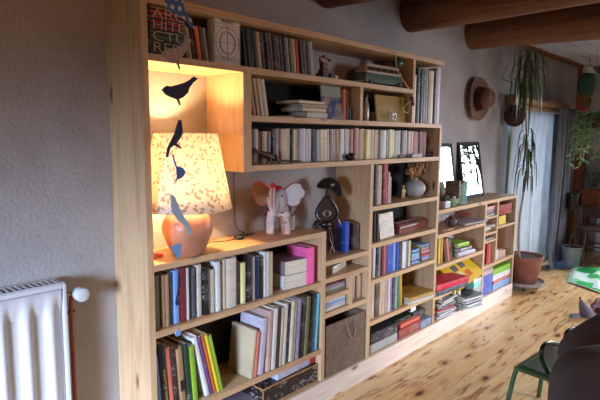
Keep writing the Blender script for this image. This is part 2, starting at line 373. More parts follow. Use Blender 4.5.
def row(data, z, ysp, phrase, group, pyb, lean=0., d=.15, kind='paperback', cnt0=0, xmax=None):
    """data: px0 px1 ytop colour [options]; pixel columns at spine mid height"""
    items = [l.strip().replace('#', ' #').split() for l in data.strip().split('\n')]
    n = cnt0; zm = z+.09; xa = XP(float(items[0][0]), ysp, zm); xb_ = XP(float(items[-1][1]), ysp, zm)
    ks = (xmax-xa)/(xb_-xa) if xmax and xb_ > xmax else 1.
    for it in items:
        a, b, yt = map(float, it[:3]); opts = [q for q in it[3:] if q[0] == '#']; col = ' '.join(q for q in it[3:] if q[0] != '#')
        dd, ln, hard = d, lean, False
        for q in opts:
            if q[1] == 'd': dd = float(q[2:])
            if q[1] == 'l': ln = float(q[2:])
            if q[1] == 'h': hard = True
        zm = z+.09
        x0, x1 = (xa+(XP(q, ysp, zm)-xa)*ks for q in (a, b)); wpx = (x1-x0)*cos(R(ln))
        t = wpx-.0008; h = ZP(yt, (x0+x1)/2, ysp)-z; n += 1
        if ln: h = (h-abs(sin(R(ln)))*t)/cos(R(ln))
        # the wall-side half height stays where the photo shows it; lean pivots on the lower corner
        xc = (x0+x1)/2; xb = xc-sin(R(ln))*.09
        zz = z+.0006+abs(sin(R(ln)))*t/2
        k = 'hardback' if hard else kind
        label = ' '.join((('%s %s %s, %s from left %s' % (adj(t), col, k, ordn(n), phrase)) if len(items) > 1 else '%s %s %s %s' % (adj(t), col, k, phrase)).split())
        assert label not in LABELS, label
        LABELS.add(label)
        yj = random.uniform(-.004, .006 if len(items) < 40 else .014); h *= 1-random.random()*.025*(len(items) > 40)
        book(t, h, dd, col, (xb, ysp+yj, zz), (0, R(ln), 0), label, group, hard or t > .03)
    return n
G = {'A': 'books and albums upright on the top shelf', 'B': 'cream books leaning on the second shelf', 'C': 'paperbacks in the long row', 'L1': 'books below the lamp shelf', 'L2': 'tall books on the lowest left shelf',
     'T': 'tall albums in the upper right cell'}
ZA, ZB, ZC = 1.8205, 1.6035, 1.3725
row('''183 187 24 olive #l-8
187.5 190 27 cream #l-8
190.5 194.5 26 dark brown #l-8
195 199 26 orange #l-8
199.5 202.5 27 brown #l-8
203 206.3 28 pale grey #l-8''', ZA, .05, 'leaning between ARCHITECTURES and the target box', 'books leaning between the two boxed volumes', 60)
row('''243.5 246.5 28.5 black
247 250 29 charcoal
250.5 253.5 29.5 black
254 257.5 30 charcoal
258 261.5 31.5 beige
262 265.5 32.5 slate
266 269 33 charcoal
269.5 272.5 33.5 brown
273 276.5 34.5 black
277 280 36 dark grey
280.5 283.5 36.5 charcoal
284 286.5 37 dark grey
287 289.5 38 pale grey
290 292.5 38.5 olive
293 295.5 39 beige
296 299.5 39.5 red
300 303 40 charcoal
303.5 306.5 41 dark grey
307 309.5 41.5 black
310 314 41.5 pale grey''', ZA, .045, 'in the upright row right of the target box', G['A'], 70, lean=-7, kind='album', d=.17)
row('''250.5 254 77.5 tan
254.5 257.5 78 beige
258 261.5 78.5 cream
262 267 79 cream #h''', ZB, .05, 'in the leaning cream group on the second shelf', G['B'], 115, lean=-10)
row('''343.5 349 89 orange
349.5 352 91 brown
352.5 358.2 108 dark green''', ZB, .05, 'by the divider on the second shelf', 'books by the divider on the second shelf', 118, xmax=2.428)
row('''412 417 75 off-white
417.6 421 68 black
421.3 423.9 69 black
424.2 428.2 69 charcoal
428.7 430.7 69 pale grey
431.2 437 71 beige
437.5 439.6 71 charcoal
440 444.3 68.5 lavender''', ZB, .03, 'in the upper right cell of the tall bookcase', G['T'], 122, kind='album', d=.2, xmax=3.418)
rowC = ['251 254 130 charcoal', '254 258 129 off-white', '258 261.5 131 brown', '261.5 266.5 131 beige', '266.5 269.5 130 black', '269.5 272.5 131 pale grey', '272.5 275.6 130 black',
 '275.6 278 128.5 mauve', '278 281 128.5 pale pink', '281 284 129 beige', '284 287 129 cream', '287 291 128.5 off-white', '291 293 129 dark green', '293 296 129 cream', '296 300 129 beige',
 '300 303.5 128.5 lavender', '303.5 306.5 128.5 white', '306.5 310 128.5 lavender', '310 313 128.5 white', '313 316 129 slate', '316 319.5 130 pale grey', '319.5 323 129.5 cream', '323 326.8 129.5 off-white', '326.8 330 129 cream', '330 333 129 pale grey',
 '333 335.3 129 pale pink', '335.3 337.8 129 tan', '337.8 340 129 cream', '340 344 129 white', '344 347.5 129 pale grey', '347.5 351 129 off-white', '351 354 129 pale pink', '354 358 128 pink', '358 362.3 129 tan', '362.3 365.8 129 cream',
 '365.8 368.5 129 pale yellow', '368.5 371.5 129.5 cream', '371.5 374.5 129.5 beige', '374.5 377.2 129.5 pale pink', '377.2 380 129.5 cream', '380 382.2 130 pale grey', '382.2 386 130 white', '386 389.3 130 grey', '389.3 392.5 129.5 pale yellow', '392.5 395.8 129.5 cream', '395.8 399 130.5 pale grey',
 '399 402 130 white', '402 405 130.5 grey', '405 407.3 130.5 lavender', '407.3 410 131 beige', '410 412.5 131 tan', '412.5 415 131 pale pink', '415 417.4 131 pink', '417.4 419.8 131.5 pale pink', '419.8 422.2 131.5 mauve', '422.2 424.6 131.5 pink', '424.6 427 131.5 pale grey']
row('\n'.join(r+(' #l-3' if 18 < i < 28 else '') for i, r in enumerate(rowC)), ZC, .06, 'in the long row of paperbacks', G['C'], 160, d=.12)
row('''154 160.4 276 olive-grey #h
162.3 165.5 275.5 beige
165.6 169 275 tan
169.3 173.6 273 slate
174 180 270.5 light blue #h
180.4 186 268 dark red #h
186.4 189.2 268 white
189.5 191.6 267 slate
192 195.6 268 dark grey
197 202.3 265 off-white #h
203 209 268 black #h
209.4 215.6 270 off-white #h
216 220.2 262 white #h
220.4 223 265 pale grey
223.3 225.8 260 beige
226 236.2 258 off-white #h
236.6 241 262 dark brown
241.2 245.8 263 pale yellow
246.2 252.4 254.5 black #h
252.8 256 257 pale grey
256.3 259.6 256 navy
259.8 263 256.5 black
263.4 266 252 white
266.2 269.4 252 off-white
269.6 272.8 252 beige''', .7105, .025, 'on the shelf just below the lamp', G['L1'], 300, d=.16)
row('''158.2 161.8 356 light blue
162.2 168.6 343 navy #h#d.2
169.2 173.6 347 salmon
174 178.4 348 dark brown
179 185.6 347 tan #h
186.2 190.8 343 dark green #h
191.2 196.6 345 lime green''', .3205, .03, 'on the lowest left shelf', G['L2'], 395, lean=-4, d=.18)
row('''202 206.7 334 white #l-13#h
207 209.6 334 purple
210 213 333 orange
213.4 216 332 yellow
216.4 219.5 332.5 lime green''', .3205, .03, 'in the fan leaning left on the lowest left shelf', 'books fanned out leaning left', 390, lean=-13, d=.18)
row('''252 255.6 331 beige #l7
255.9 258.8 333 salmon #l7
259.8 266.4 319 lavender #h#d.16#l7
268 272.6 311.5 pale pink #d.19
273 277.8 309 off-white #h#d.19
278.2 281 308 charcoal 
281.4 284.2 308 beige 
284.6 288.4 304.5 off-white 
288.8 291.6 304 navy 
292 295.4 302 cream 
295.8 298.4 300.5 pale grey 
298.8 301.6 299 mauve 
302 306.2 297.5 black #h
306.6 309.4 297 olive #h
309.6 312.2 297 olive 
312.5 315 294.5 black #h
315.3 318.4 298 teal 
318.7 321.8 294.5 cyan ''', .3205, .006, 'in the right-hand group on the lowest left shelf', 'tall books in the right-hand group', 370, lean=4, d=.17, xmax=2.097)
row('''374.4 377 164 dark green
377.3 379.6 165 pale pink
379.9 382.5 165.5 cream
382.8 385.2 164 dark red
385.4 387.5 163.5 red
387.7 389.6 172 pale pink
389.8 391.8 177 pale grey''', 1.0845, .03, 'beside the vase of dried grass', 'books beside the round vase', 200)
row('''374 376.3 213 black
376.6 378.3 213 charcoal''', .8505, .03, 'beside the carved wooden box', 'dark books beside the carved box', 240)
row('''373 375.8 247 white
376.2 378.6 246 navy
379 381 246 pale grey
381.3 383.2 245 dark red
383.4 385.4 245 pink
385.7 387.6 244 purple
388 393.2 242.5 blue #h
393.5 396.2 242 light blue
396.5 398.4 241.5 blue
398.8 401.6 242 charcoal
402.2 405.6 241.5 white
406 408 240.5 grey
408.3 410.2 240.5 cream''', .6185, .03, 'in the blue-toned row of the third cell', 'books in the blue-toned row', 275)
row('''370.5 374.6 283 off-white
375 379 281 brown
379.3 380.9 281 cream
381.2 385 279.5 beige
385.3 387.6 279 pale pink
388 390 277 white
390.3 392 277 mauve
392.3 394.4 276 slate
394.7 396.6 276 pale grey
396.9 399.4 275 green #l-3
399.8 402.6 274 ochre #l-3''', .3505, .03, 'in the row left of the yellow folders', 'books left of the yellow folders', 312)
row('''345.5 350.5 222 blue #h
355 358.2 223 dark brown
358.5 362.3 223.5 brown''', .8185, .07, 'on the little shelf behind the black figure', 'books behind the black figure', 248, d=.07, xmax=2.548)
row('''353.3 355.8 274 off-white
357.5 363.5 275 beige #h''', .5155, .05, 'in the narrow cubby above the wicker basket', 'books in the cubby above the basket', 302, d=.13, xmax=2.55)
row('''439 441 238 yellow
441.4 443.4 237 ochre
444.6 446.6 238 brown #l-14
447 449 237.5 salmon #l-14
449.6 452 238 charcoal #l-14''', .5535, .03, 'left of the flat pile with the lime book', 'books left of the lime topped pile', 265, d=.13)
row('''486.8 489 243 red
489.3 491.4 243.5 salmon
493.6 495.2 248 pale pink
495.5 497.6 249 white #l-6''', .4005, .03, 'in the far cubby of the low bookcase', 'small books in the far cubby', 262, d=.13)
# --- books lying flat or turned; loc = centre of the footprint, yaw in degrees
def flat(px, z, t, sx, sy, col, label, group=None, y=.1, yaw=0, hard=False, name='book', cat='book', x=None):
    """lying book: spine towards the room, length sx along the shelf, sy deep"""
    xc = XP(px, y-sy/2, z+t/2) if x is None else x
    M = Matrix.Rotation(R(yaw), 4, 'Z') @ Matrix.Translation((-sx/2, -sy/2, t/2)) @ Matrix.Rotation(R(90), 4, 'Y')
    M = Matrix.Translation((xc, y, z+.0006)) @ M
    o = book(t, sx, sy, col, M.translation, M.to_euler(), label, group, hard, name, cat)
    LABELS.add(label); return o
gs = 'books stacked flat on the second shelf'
z = ZB
for (px, t, sx, sy, c, lab, yw) in ((317, .034, .165, .14, 'off-white', 'thick white book at the bottom of the stack on the second shelf', 0), (314, .021, .20, .15, 'cream', 'cream book second from the bottom of the second-shelf stack', 3),
        (315.5, .016, .19, .14, 'beige', 'beige book just under the top one of the second-shelf stack', -4), (312, .016, .215, .16, 'cream', 'wide cream book lying on top of the stack on the second shelf', 2)):
    flat(px, z, t, sx, sy, c, lab, gs, .12, yw, t > .03); z += t+.0014
flat(289, ZB, .009, .07, .1, 'grey', 'small grey booklet lying left of the stack on the second shelf', None, .1)
gs = 'pair of very thick books lying under the lamp shelf'
z = .7105
for (t, c, lab) in ((.072, 'white', 'very thick white book lying at the bottom, left of the pink book'), (.076, 'mauve', 'very thick mauve-covered book lying on the white one, left of the pink book')):
    # page edges face the room
    M = Matrix.Translation((1.875, .125, z+.0006)) @ Matrix.Rotation(R(-3), 4, 'Z') @ Matrix.Translation((-.085, .1, t/2)) @ Matrix.Rotation(R(-90), 4, 'Z') @ Matrix.Rotation(R(90), 4, 'Y')
    M = Matrix.Translation((1.945, .115, z+.0006)) @ Matrix.Rotation(R(-96), 4, 'Z') @ Matrix.Translation((-.09, -.085, t/2)) @ Matrix.Rotation(R(90), 4, 'Y')
    book(t, .18, .17, c, M.translation, M.to_euler(), lab, gs, True); z += t+.0012
row('''306.5 314 247.5 hot pink #h''', .7105, .02, 'beside the very thick lying books below the lamp', None, 290, d=.15, kind='book', xmax=2.112)
for (z, t, c, lab, w) in ((.7185, .042, 'off-white', 'white book lying in the small cubby above the stacked games', .19), ):
    flat(338, z, t, w, .12, c, lab, None, .12, 16, True)
gs = 'books lying in the small cubbies above the basket'
z = .6145
for t, c, lab in ((.016, 'olive', 'olive book at the bottom of the upper small cubby pile'), (.014, 'pale grey', 'pale grey book second in the upper small cubby pile'), (.013, 'mauve', 'mauve book third in the upper small cubby pile'), (.011, 'dark red', 'dark red book on top of the upper small cubby pile')):
    flat(0, z, t, .17, .13, c, lab, gs, .09, random.uniform(-3, 3), x=2.262); z += t+.0014
z = .5155
for t, c, lab in ((.018, 'white', 'white book at the bottom of the lower small cubby pile'), (.014, 'lavender', 'lavender book second in the lower small cubby pile'), (.012, 'light blue', 'light blue book third in the lower small cubby pile'), (.012, 'white', 'white magazine on top of the lower small cubby pile')):
    flat(0, z, t, .185, .14, c, lab, gs, .09, random.uniform(-3, 3), x=2.258); z += t+.0014
flat(0, .6575, .018, .095, .12, 'white', 'small white book lying across the upright books in the narrow cubby', None, .115, -8, x=2.485)
gs = 'pile of light blue books in the third cell'
z = .6185
for i in range(7):
    t = .013; flat(415.5, z, t, .105, .13, ['light blue', 'slate', 'light blue', 'pale grey', 'cyan', 'slate', 'light blue'][i], 'small %s book, %s from the bottom of the light blue pile' % (['light blue', 'slate', 'light blue', 'pale grey', 'cyan', 'slate', 'light blue'][i], ordn(i+1)), gs, .1, random.uniform(-5, 5)); z += t+.0014
gs = 'booklets in the red and blue pile'
z = .6185
for i in range(9):
    t = .0115; c = ['lavender', 'light blue', 'salmon', 'red', 'lavender', 'salmon', 'pale grey', 'mauve', 'light blue'][i]
    flat(426, z, t, .115, .13, c, '%s booklet, %s from the bottom of the pile by the right panel' % (c, ordn(i+1)), gs, .11, random.uniform(-5, 5)); z += t+.0014
gs = 'folders lying in the fourth cell'
z = .3505
for t, c, lab, dx in ((.008, 'white', 'white folder under the yellow ones, sticking out of the shelf', -.015), (.01, 'pale grey', 'pale grey folder lying between the white and yellow ones', 0), (.01, 'ochre', 'ochre yellow folder below the topmost yellow one', .01), (.01, 'ochre', 'topmost ochre yellow folder lying at the right of the fourth cell', .02)):
    flat(0, z, t, .30, .22, c, lab, gs, .10, -6, x=3.215+dx*.3, name='folder', cat='folder'); z += t+.0012
gs = 'books in the pile with the lime book'
z = .5535
for t, c, lab, sx, px in ((.032, 'lavender', 'wide lavender white book at the foot of the pile with the lime book', .26, 467), (.030, 'grey', 'grey book in the middle of the pile with the lime book', .2, 466), (.014, 'dark brown', 'slim dark book just below the lime green one', .17, 466), (.03, 'lime green', 'lime green book on top of the pile in the low bookcase', .17, 464)):
    flat(px, z, t, sx, .16, c, lab, gs, .1, random.uniform(-8, 3), t > .02); z += t+.0014
# magazine pile at the bottom left of the low bookcase, part of it slid over the plinth
gs = 'magazines and books heaped at the foot of the low bookcase'
z = PZ+.001
cs = ['lavender', 'white', 'charcoal', 'pale grey', 'red', 'white', 'slate', 'off-white', 'charcoal', 'pale grey']
for i, c in enumerate(cs):
    t = .011 if i % 3 else .014
    flat(0, z, t, .26-.01*(i % 4), .2, c, '%s magazine, %s from the bottom of the heap beside the red game box' % (c, ordn(i+1)), gs, .095+.01*(i % 3), random.uniform(-9, 9), x=3.62+.012*((i*7) % 4), name='magazine', cat='magazine'); z += t+.0012
flat(0, z, .03, .16, .13, 'dark brown', 'thick dark book lying on top of the magazine heap', None, .09, 20, True, x=3.60)
z = PZ+.001
for i, c in enumerate(['white', 'pale grey', 'white', 'slate', 'lavender', 'pale grey', 'white', 'charcoal']):
    flat(0, z, .012, .25, .22, c, '%s magazine, %s from the bottom of the sliding heap under the yellow box' % (c, ordn(i+1)), 'magazines in the sliding heap', .055+.012*(i % 2)-.02, -14+5*(i % 3), x=3.955+.01*(i % 3), name='magazine', cat='magazine'); z += .0134
# ------------------------------------------------------------------ boxes (games, cartons) with a lid part
def carton(name, a, b, col, label, cat='box', yaw=0, lidcol=None, group=None, lid=.5, mat=None, tilt=None):
    (x0, y0, z0), (x1, y1, z1) = a, b; c = Vector(((x0+x1)/2, (y0+y1)/2, z0)); hx, hy, h = (x1-x0)/2, (y1-y0)/2, z1-z0
    o = thing(name, label, cat, c, group, rot=tilt or (0, 0, R(yaw)))
    m = mat or printed(col)
    MB().box((-hx+.002, -hy+.002, 0), (hx-.002, hy-.002, h*(1-lid))).build('tray', printed(lidcol) if lidcol else m, o, local=True, bevel=.001)
    MB().box((-hx, -hy, h*(1-lid)+.0005), (hx, hy, h)).build('lid', m, o, local=True, bevel=.0015)
    return o
_pm = {}
def printed(col):
    """printed card: base colour with small irregular blocks of ink"""
    if col in _pm: return _pm[col]
    c = s2l(PAL[col] if isinstance(col, str) else col); t = NT('printed_card')
    l = .3*c[0]+.6*c[1]+.1*c[2]; ink = (.5, .48, .42, 1) if l < .2 else (.12, .1, .1, 1)
    m = t.math('MULTIPLY', t.math('GREATER_THAN', t.noise(t.coord((70, 70, 110)), 1., 2), .54), t.math('GREATER_THAN', t.noise(t.coord((9, 9, 22)), 1., 2), .53))
    t.base(t.mix(t.math('MULTIPLY', m, .4), c, ink)); t.b.inputs['Roughness'].default_value = .35
    _pm[col] = t.m; return t.m
def text(body, size, loc, rot, mat, parent, name='lettering', align='CENTER', depth=.0004, sx=1., off=0.):
    cu = bpy.data.curves.new(name, 'FONT'); cu.body = body; cu.size = size; cu.align_x = align; cu.align_y = 'CENTER'; cu.extrude = depth
    cu.offset = off; cu.materials.append(mat); tmp = bpy.data.objects.new('tmp', cu); COL.objects.link(tmp); bpy.context.view_layer.update()
    me = bpy.data.meshes.new_from_object(tmp.evaluated_get(bpy.context.evaluated_depsgraph_get())); bpy.data.objects.remove(tmp)
    o = bpy.data.objects.new(name, me); COL.objects.link(o); o.parent = parent; o.location = loc; o.rotation_euler = rot; o.scale = (sx, 1, 1)
    return o
WHITEP, BLACKP = plain((224, 222, 216), .5, var=.03), plain((24, 22, 24), .5, var=.03)
# ARCHITECTURES: face-out album, horizontal coloured stripes
t = NT('striped_jacket'); sx = t.new('SeparateXYZ', Vector=t.coord()); zc = t.math('DIVIDE', sx.outputs[2], .28)
stripe = t.math('GREATER_THAN', t.math('FRACT', t.math('MULTIPLY', zc, 15.)), .55)
colr = t.ramp(zc, [(0, (40, 44, 34)), (.2, (70, 96, 62)), (.33, (150, 60, 50)), (.42, (160, 40, 42)), (.52, (190, 70, 62)), (.6, (196, 150, 50)), (.72, (150, 130, 60)), (.85, (120, 104, 90))], 'CONSTANT')
t.base(t.mix(stripe, s2l((30, 22, 22)), colr)); t.b.inputs['Roughness'].default_value = .4
ax0, ax1 = XP(149, .03, 1.9), XP(183.5, .03, 1.9); ah = .185
o = book(.03, .185, ax1-ax0, 'black', (ax0+.0, .045, ZA+.0006), (0, 0, R(-90)), 'big album reading ARCHITECTURES in outline letters, facing out at top left', None, True, 'album', 'book'); LABELS.add('a')
jk = MB().box((.0151, .006, .003), (.0163, ax1-ax0-.003, .182)).build('striped_jacket', t.m, o, local=True)
o.rotation_euler = (0, 0, R(-90)); o.location = (ax0, .045, ZA+.0006)
TM = plain((206, 176, 150), .5, var=.03)
for i, s in enumerate(['ARC', 'HITE', 'CTU', 'RES']):
    text(s, .056, (.0168, .012, .158-.043*i), (R(90), 0, R(90)), TM, o, 'title_lettering', sx=1.42 if s != 'HITE' else 1.3, off=-.0012, align='LEFT')
# box with the target
bx0, bx1 = XP(214, .03, 1.95), XP(243, .03, 1.95); bh = ZP(15, bx0, .03)-ZA
o = thing('boxed_book', 'white slip-cased book reading PHOTO above a target emblem, facing out on the top shelf', 'book', ((bx0+bx1)/2, .04, ZA+.0006), rot=(0, 0, R(4)))
w_ = (bx1-bx0)/2*.97
MB().box((-w_, 0, 0), (w_, .045, bh)).build('case', plain((206, 196, 192), .5, var=.05), o, local=True, bevel=.001)
MB().box((-w_-.001, .004, .004), (-w_-.0002, .041, bh-.004)).build('case_side', printed('off-white'), o, local=True)
tg = MB(); zc_ = bh*.47
for r in (w_*.86, w_*.62, w_*.54): 
    tg.tube([(r*cos(a*pi/18), -.0006, zc_+r*sin(a*pi/18)) for a in range(37)], .0009, 4, caps=False)
tg.box((-w_*.95, -.001, zc_-.0006), (w_*.95, -.0001, zc_+.0006)).box((-.0006, -.001, zc_-w_*.95), (.0006, -.0001, zc_+w_*.95))
tg.build('target_emblem', BLACKP, o, local=True)
fl = MB()
for zz in (bh*.97, bh*.86, bh*.79, bh*.17, bh*.14, bh*.11, bh*.08): fl.box((-w_+.004, -.001, zz-.0005), (w_-.004, -.0001, zz+.0005))
for xx in (-w_+.004, w_-.004): fl.box((xx-.0005, -.001, .01), (xx+.0005, -.0001, bh-.006))
fl.build('ruled_lines', BLACKP, o, local=True)
text('PHOTO', .017, (0, -.001, bh*.915), (R(90), 0, 0), BLACKP, o, 'title_lettering', sx=1.2)
# navy book with gilt title
nav = [q for q in bpy.data.objects if q.get('label', '').startswith('') and q.get('label', '').find('navy hardback, second from left on the lowest') >= 0]
if nav: text('Nature et Lumière', .021, (.0, -.006, .125), (R(90), R(-90), 0), plain((206, 170, 84), .4, .3), nav[0], 'spine_title', sx=1.)
# tan book with a black middle band
tb = [q for q in bpy.data.objects if q.get('label', '').find('tan hardback, fifth from left on the lowest') >= 0]
for q in tb:
    tt = .0195; MB().box((-tt/2, -.005, .075), (tt/2, -.0012, .125)).build('black_band', BLACKP, q, local=True)
# ------------------------------------------------------------------ top shelf and second shelf objects
RB = plain((96, 44, 32), .5); RW = plain((206, 190, 170), .6); RK = plain((30, 22, 20), .5); RR = plain((150, 40, 36), .5)
tx = XP(329, .08, 1.86)
o = thing('wooden_toy', 'small red-brown wooden pull toy with round wheels on the top shelf', 'toy', (tx, .09, ZA+.001)); o.scale = (1.25, 1.2, 1.1)
MB().box((tx-.05, .075, ZA+.02), (tx+.02, .105, ZA+.05)).box((tx-.045, .078, ZA+.05), (tx-.01, .102, ZA+.085)).build('body', RB, o, bevel=.004)
for i, (dx, dz, r) in enumerate(((-.04, .018, .017), (.01, .018, .017))):
    for yy in (.07, .11): MB().lathe([(0, -.004), (r, -.004), (r, .004), (0, .004)], (tx+dx, yy, ZA+.001+r), 16, (0, 1, 0)).build('wheel', RK, o)
MB().tube(bezier([(tx-.05, .09, ZA+.08), (tx-.052, .09, ZA+.105), (tx-.02, .09, ZA+.11), (tx+.01, .09, ZA+.1)]), .004, 8).build('handle', RB, o, smooth=True)
for dx, dz in ((-.048, .088), (-.03, .112), (.012, .1)): MB().ell((tx+dx, .09, ZA+dz), .0085, 10).build('bead', RR, o, smooth=True)
MB().ell((tx+.035, .08, ZA+.016), (.022, .014, .016), 12).build('white_figure', RW, o, smooth=True)
MB().tube([(tx+.045, .08, ZA+.03), (tx+.055, .08, ZA+.04), (tx+.075, .08, ZA+.005)], .004, 8).build('tail', RR, o, smooth=True)
# camper van
vx0, vx1 = XP(361, .1, 1.86), XP(396, .1, 1.86); vl = vx1-vx0
o = thing('toy_van', 'grey-green toy camper van with a cream roof on the top shelf', 'toy', ((vx0+vx1)/2, .1, ZA), rot=(0, 0, R(-3))); o.scale = (1, 1.05, 1.2)
VG, VC, VT = plain((84, 106, 92), .25, var=.04), plain((190, 178, 160), .3, var=.04), plain((20, 20, 20), .7)
hl = vl/2; hw = .046
def body_prof(z0, z1, in0, in1, rr=.018):
    m = MB(); n = 8; ring = []
    def rr_(hx, hy, r):
        out = []
        for cx, cy, a0 in ((hx-r, hy-r, 0), (-hx+r, hy-r, 90), (-hx+r, -hy+r, 180), (hx-r, -hy+r, 270)):
            out += [(cx+r*cos(R(a0+90*k/n)), cy+r*sin(R(a0+90*k/n))) for k in range(n+1)]
        return out
    zs = [(z0, in0+.004), (z0+.006, in0), ((z0+z1)/2, (in0+in1)/2), (z1-.006, in1), (z1, in1+.006)]
    for z, i in zs: ring.append([(x, y, z) for x, y in rr_(hl-i, hw-i*.6, rr)])
    k = len(ring[0]); m.add([p for r_ in ring for p in r_], [(a*k+j, a*k+(j+1) % k, (a+1)*k+(j+1) % k, (a+1)*k+j) for a in range(len(ring)-1) for j in range(k)]+[tuple(range(k))[::-1], tuple((len(ring)-1)*k+j for j in range(k))])
    return m
body_prof(.014, .062, .002, .003).build('body', VG, o, local=True, smooth=True)
body_prof(.0625, .108, .004, .022).build('roof', VC, o, local=True, smooth=True)
WN = plain((52, 46, 48), .1, var=.02)
for sgn in (-1, 1):
    for k in range(5):
        xa = -hl+.022+k*(vl-.05)/5; MB().box((xa, sgn*(hw-.0045)-.0015, .072), (xa+(vl-.05)/5-.007, sgn*(hw-.0045)+.0015, .092)).build('side_window', WN, o, local=True)
    MB().box((-hl+.006, sgn*(hw+.0005)-.001, .058), (hl-.006, sgn*(hw+.0005)+.001, .061)).build('chrome_trim', plain((200, 200, 200), .2, 1.), o, local=True)
MB().box((hl-.0135, -.03, .072), (hl-.008, .03, .094)).build('windscreen', WN, o, local=True)
for xw in (-hl+.048, hl-.045):
    for sgn in (-1, 1):
        wh = MB().lathe([(0, -.006), (.013, -.006), (.015, -.003), (.015, .005), (0, .005)], (xw, sgn*(hw-.002), .0152), 20, (0, sgn, 0)).build('wheel', VT, o, local=True, smooth=True)
        MB().lathe([(0, 0), (.008, 0), (.006, .003), (0, .003)], (xw, sgn*(hw+.004), .0152), 14, (0, sgn, 0)).build('hubcap', plain((200, 198, 196), .2, .9), o, local=True)
for yy in (-.03, .03): MB().ell((hl-.001, yy, .038), (.004, .008, .008), 12).build('headlamp', plain((220, 216, 200), .15), o, local=True, smooth=True)
MB().box((hl-.001, -.04, .016), (hl+.006, .04, .024)).box((-hl-.006, -.04, .016), (-hl+.001, .04, .024)).build('bumper', plain((200, 200, 200), .2, 1.), o, local=True, bevel=.002)
# green glass ball hanging under the top board; cord with a wooden bead
gy = .05; gx = XP(397.5, gy, 1.95)
gz = ZP(63, gx, gy)
o = thing('glass_ball', 'dark green glass ball hanging behind the toy van', 'ornament', (gx, gy, gz))
MB().ell((gx, gy, gz), .034, 24).build('ball', plain((28, 84, 66), .08, var=.2), o, smooth=True)
MB().tube([(gx, gy, gz+.033), (gx, gy, 2.0118)], .0015, 6).build('string', plain((120, 100, 70), .8), o)
cx_ = XP(405, -.012, 1.8)
pts = bezier([(XP(395, -.01, 2.0), -.012, 2.03), (XP(396.5, -.01, 1.95), -.014, ZP(70, 2.85, 0)), (XP(402, -.01, 1.9), -.016, ZP(80, 2.9, 0)), (XP(408, -.01, 1.8), -.018, ZP(90, 2.95, 0)), (XP(409.5, -.01, 1.7), -.016, ZP(100, 2.95, 0)),
              (XP(408, -.01, 1.7), -.016, ZP(112, 2.95, 0)), (XP(404, -.01, 1.7), -.016, ZP(112, 2.92, 0)), (XP(402.5, -.01, 1.7), -.016, ZP(109, 2.9, 0)), (XP(406, -.01, 1.7), -.018, ZP(104, 2.92, 0)), (XP(410.5, -.01, 1.7), -.02, ZP(101, 2.96, 0))], 8)
o = thing('cord_loop', 'pale cord with a brown wooden toggle hanging over the shelf fronts beside the van', 'cord', (cx_, -.015, 1.70))
MB().tube(pts, .0028, 6).build('cord', plain((206, 180, 130), .8), o, smooth=True)
e = pts[-1]; MB().tube([e+Vector((-.012, 0, .028)), e+Vector((-.006, 0, .02)), e, e+Vector((.01, -.002, -.022)), e+Vector((.014, -.002, -.03))], [.007, .012, .014, .011, .006], 12).build('toggle', plain((86, 36, 24), .5), o, smooth=True)
# second shelf, left: framed picture book leaning, and the middle cell
ph = .17
def leaner(name, px0, px1, py0, z, y, col, label, cat, th=.012, back_=10, mat=None, group=None, yaw=0):
    x0, x1 = XP(px0, y, z+.08), XP(px1, y, z+.08); h = ZP(py0, (x0+x1)/2, y)-z
    o = thing(name, label, cat, ((x0+x1)/2, y+th, z+.0008), group, rot=(R(-back_), 0, R(yaw))); w = (x1-x0)/2
    MB().box((-w, -th, 0), (w, -th+.001, h)).build('front_cover', mat or printed(col), o, local=True)
    MB().box((-w+.001, -th+.0012, .001), (w-.001, -.0012, h-.001)).build('pages', PAGEM, o, local=True)
    MB().box((-w, -.001, 0), (w, 0, h)).build('back_cover', mat or printed(col), o, local=True)
    return o, w, h, th
t = NT('blue_picture_jacket'); v = t.coord(); zz = t.new('SeparateXYZ', Vector=v).outputs[2]
sk = t.ramp(t.noise(v, 16, 3), [(.45, (62, 84, 128)), (.6, (168, 150, 130))])
t.base(t.mix(t.math('GREATER_THAN', zz, .125), sk, s2l((150, 168, 156)))); t.b.inputs['Roughness'].default_value = .4
leaner('picture_book', 325, 343, 86, ZB, .055, 'blue', 'blue and pale green picture book facing out, right of the stack on the second shelf', 'book', mat=t.m, back_=8, yaw=-4)
leaner('album', 378, 406, 96, ZB, .03, 'ochre', 'large ochre yellow album facing out behind the small camel', 'book', mat=plain((150, 122, 44), .5), back_=8)
leaner('dark_album', 370, 379, 100, ZB, .20, 'dark brown', 'dark brown album standing behind the small yellow box', 'book', back_=4, mat=plain((58, 34, 26), .5))
o = thing('glass_bottle', 'small clear glass bottle with a dark cap at the second shelf divider', 'bottle', (XP(366, .06, 1.66), .06, ZB))
MB().lathe([(0, .001), (.016, .001), (.018, .008), (.018, .085), (.014, .105), (.0075, .118), (.0075, .14)], n=20).build('glass', plain((168, 166, 160), .08, var=.1), o, local=True, smooth=True)
MB().lathe([(0, .1405), (.009, .1405), (.009, .155), (0, .155)], n=16).build('cap', plain((40, 38, 40), .4), o, local=True)
bxx = XP(373, .08, 1.64); o = carton('small_box', (bxx-.014, .06, ZB+.0005), (bxx+.014, .09, ZB+.06), (176, 120, 62), 'small yellow-orange box between the bottle and the camel', 'box')
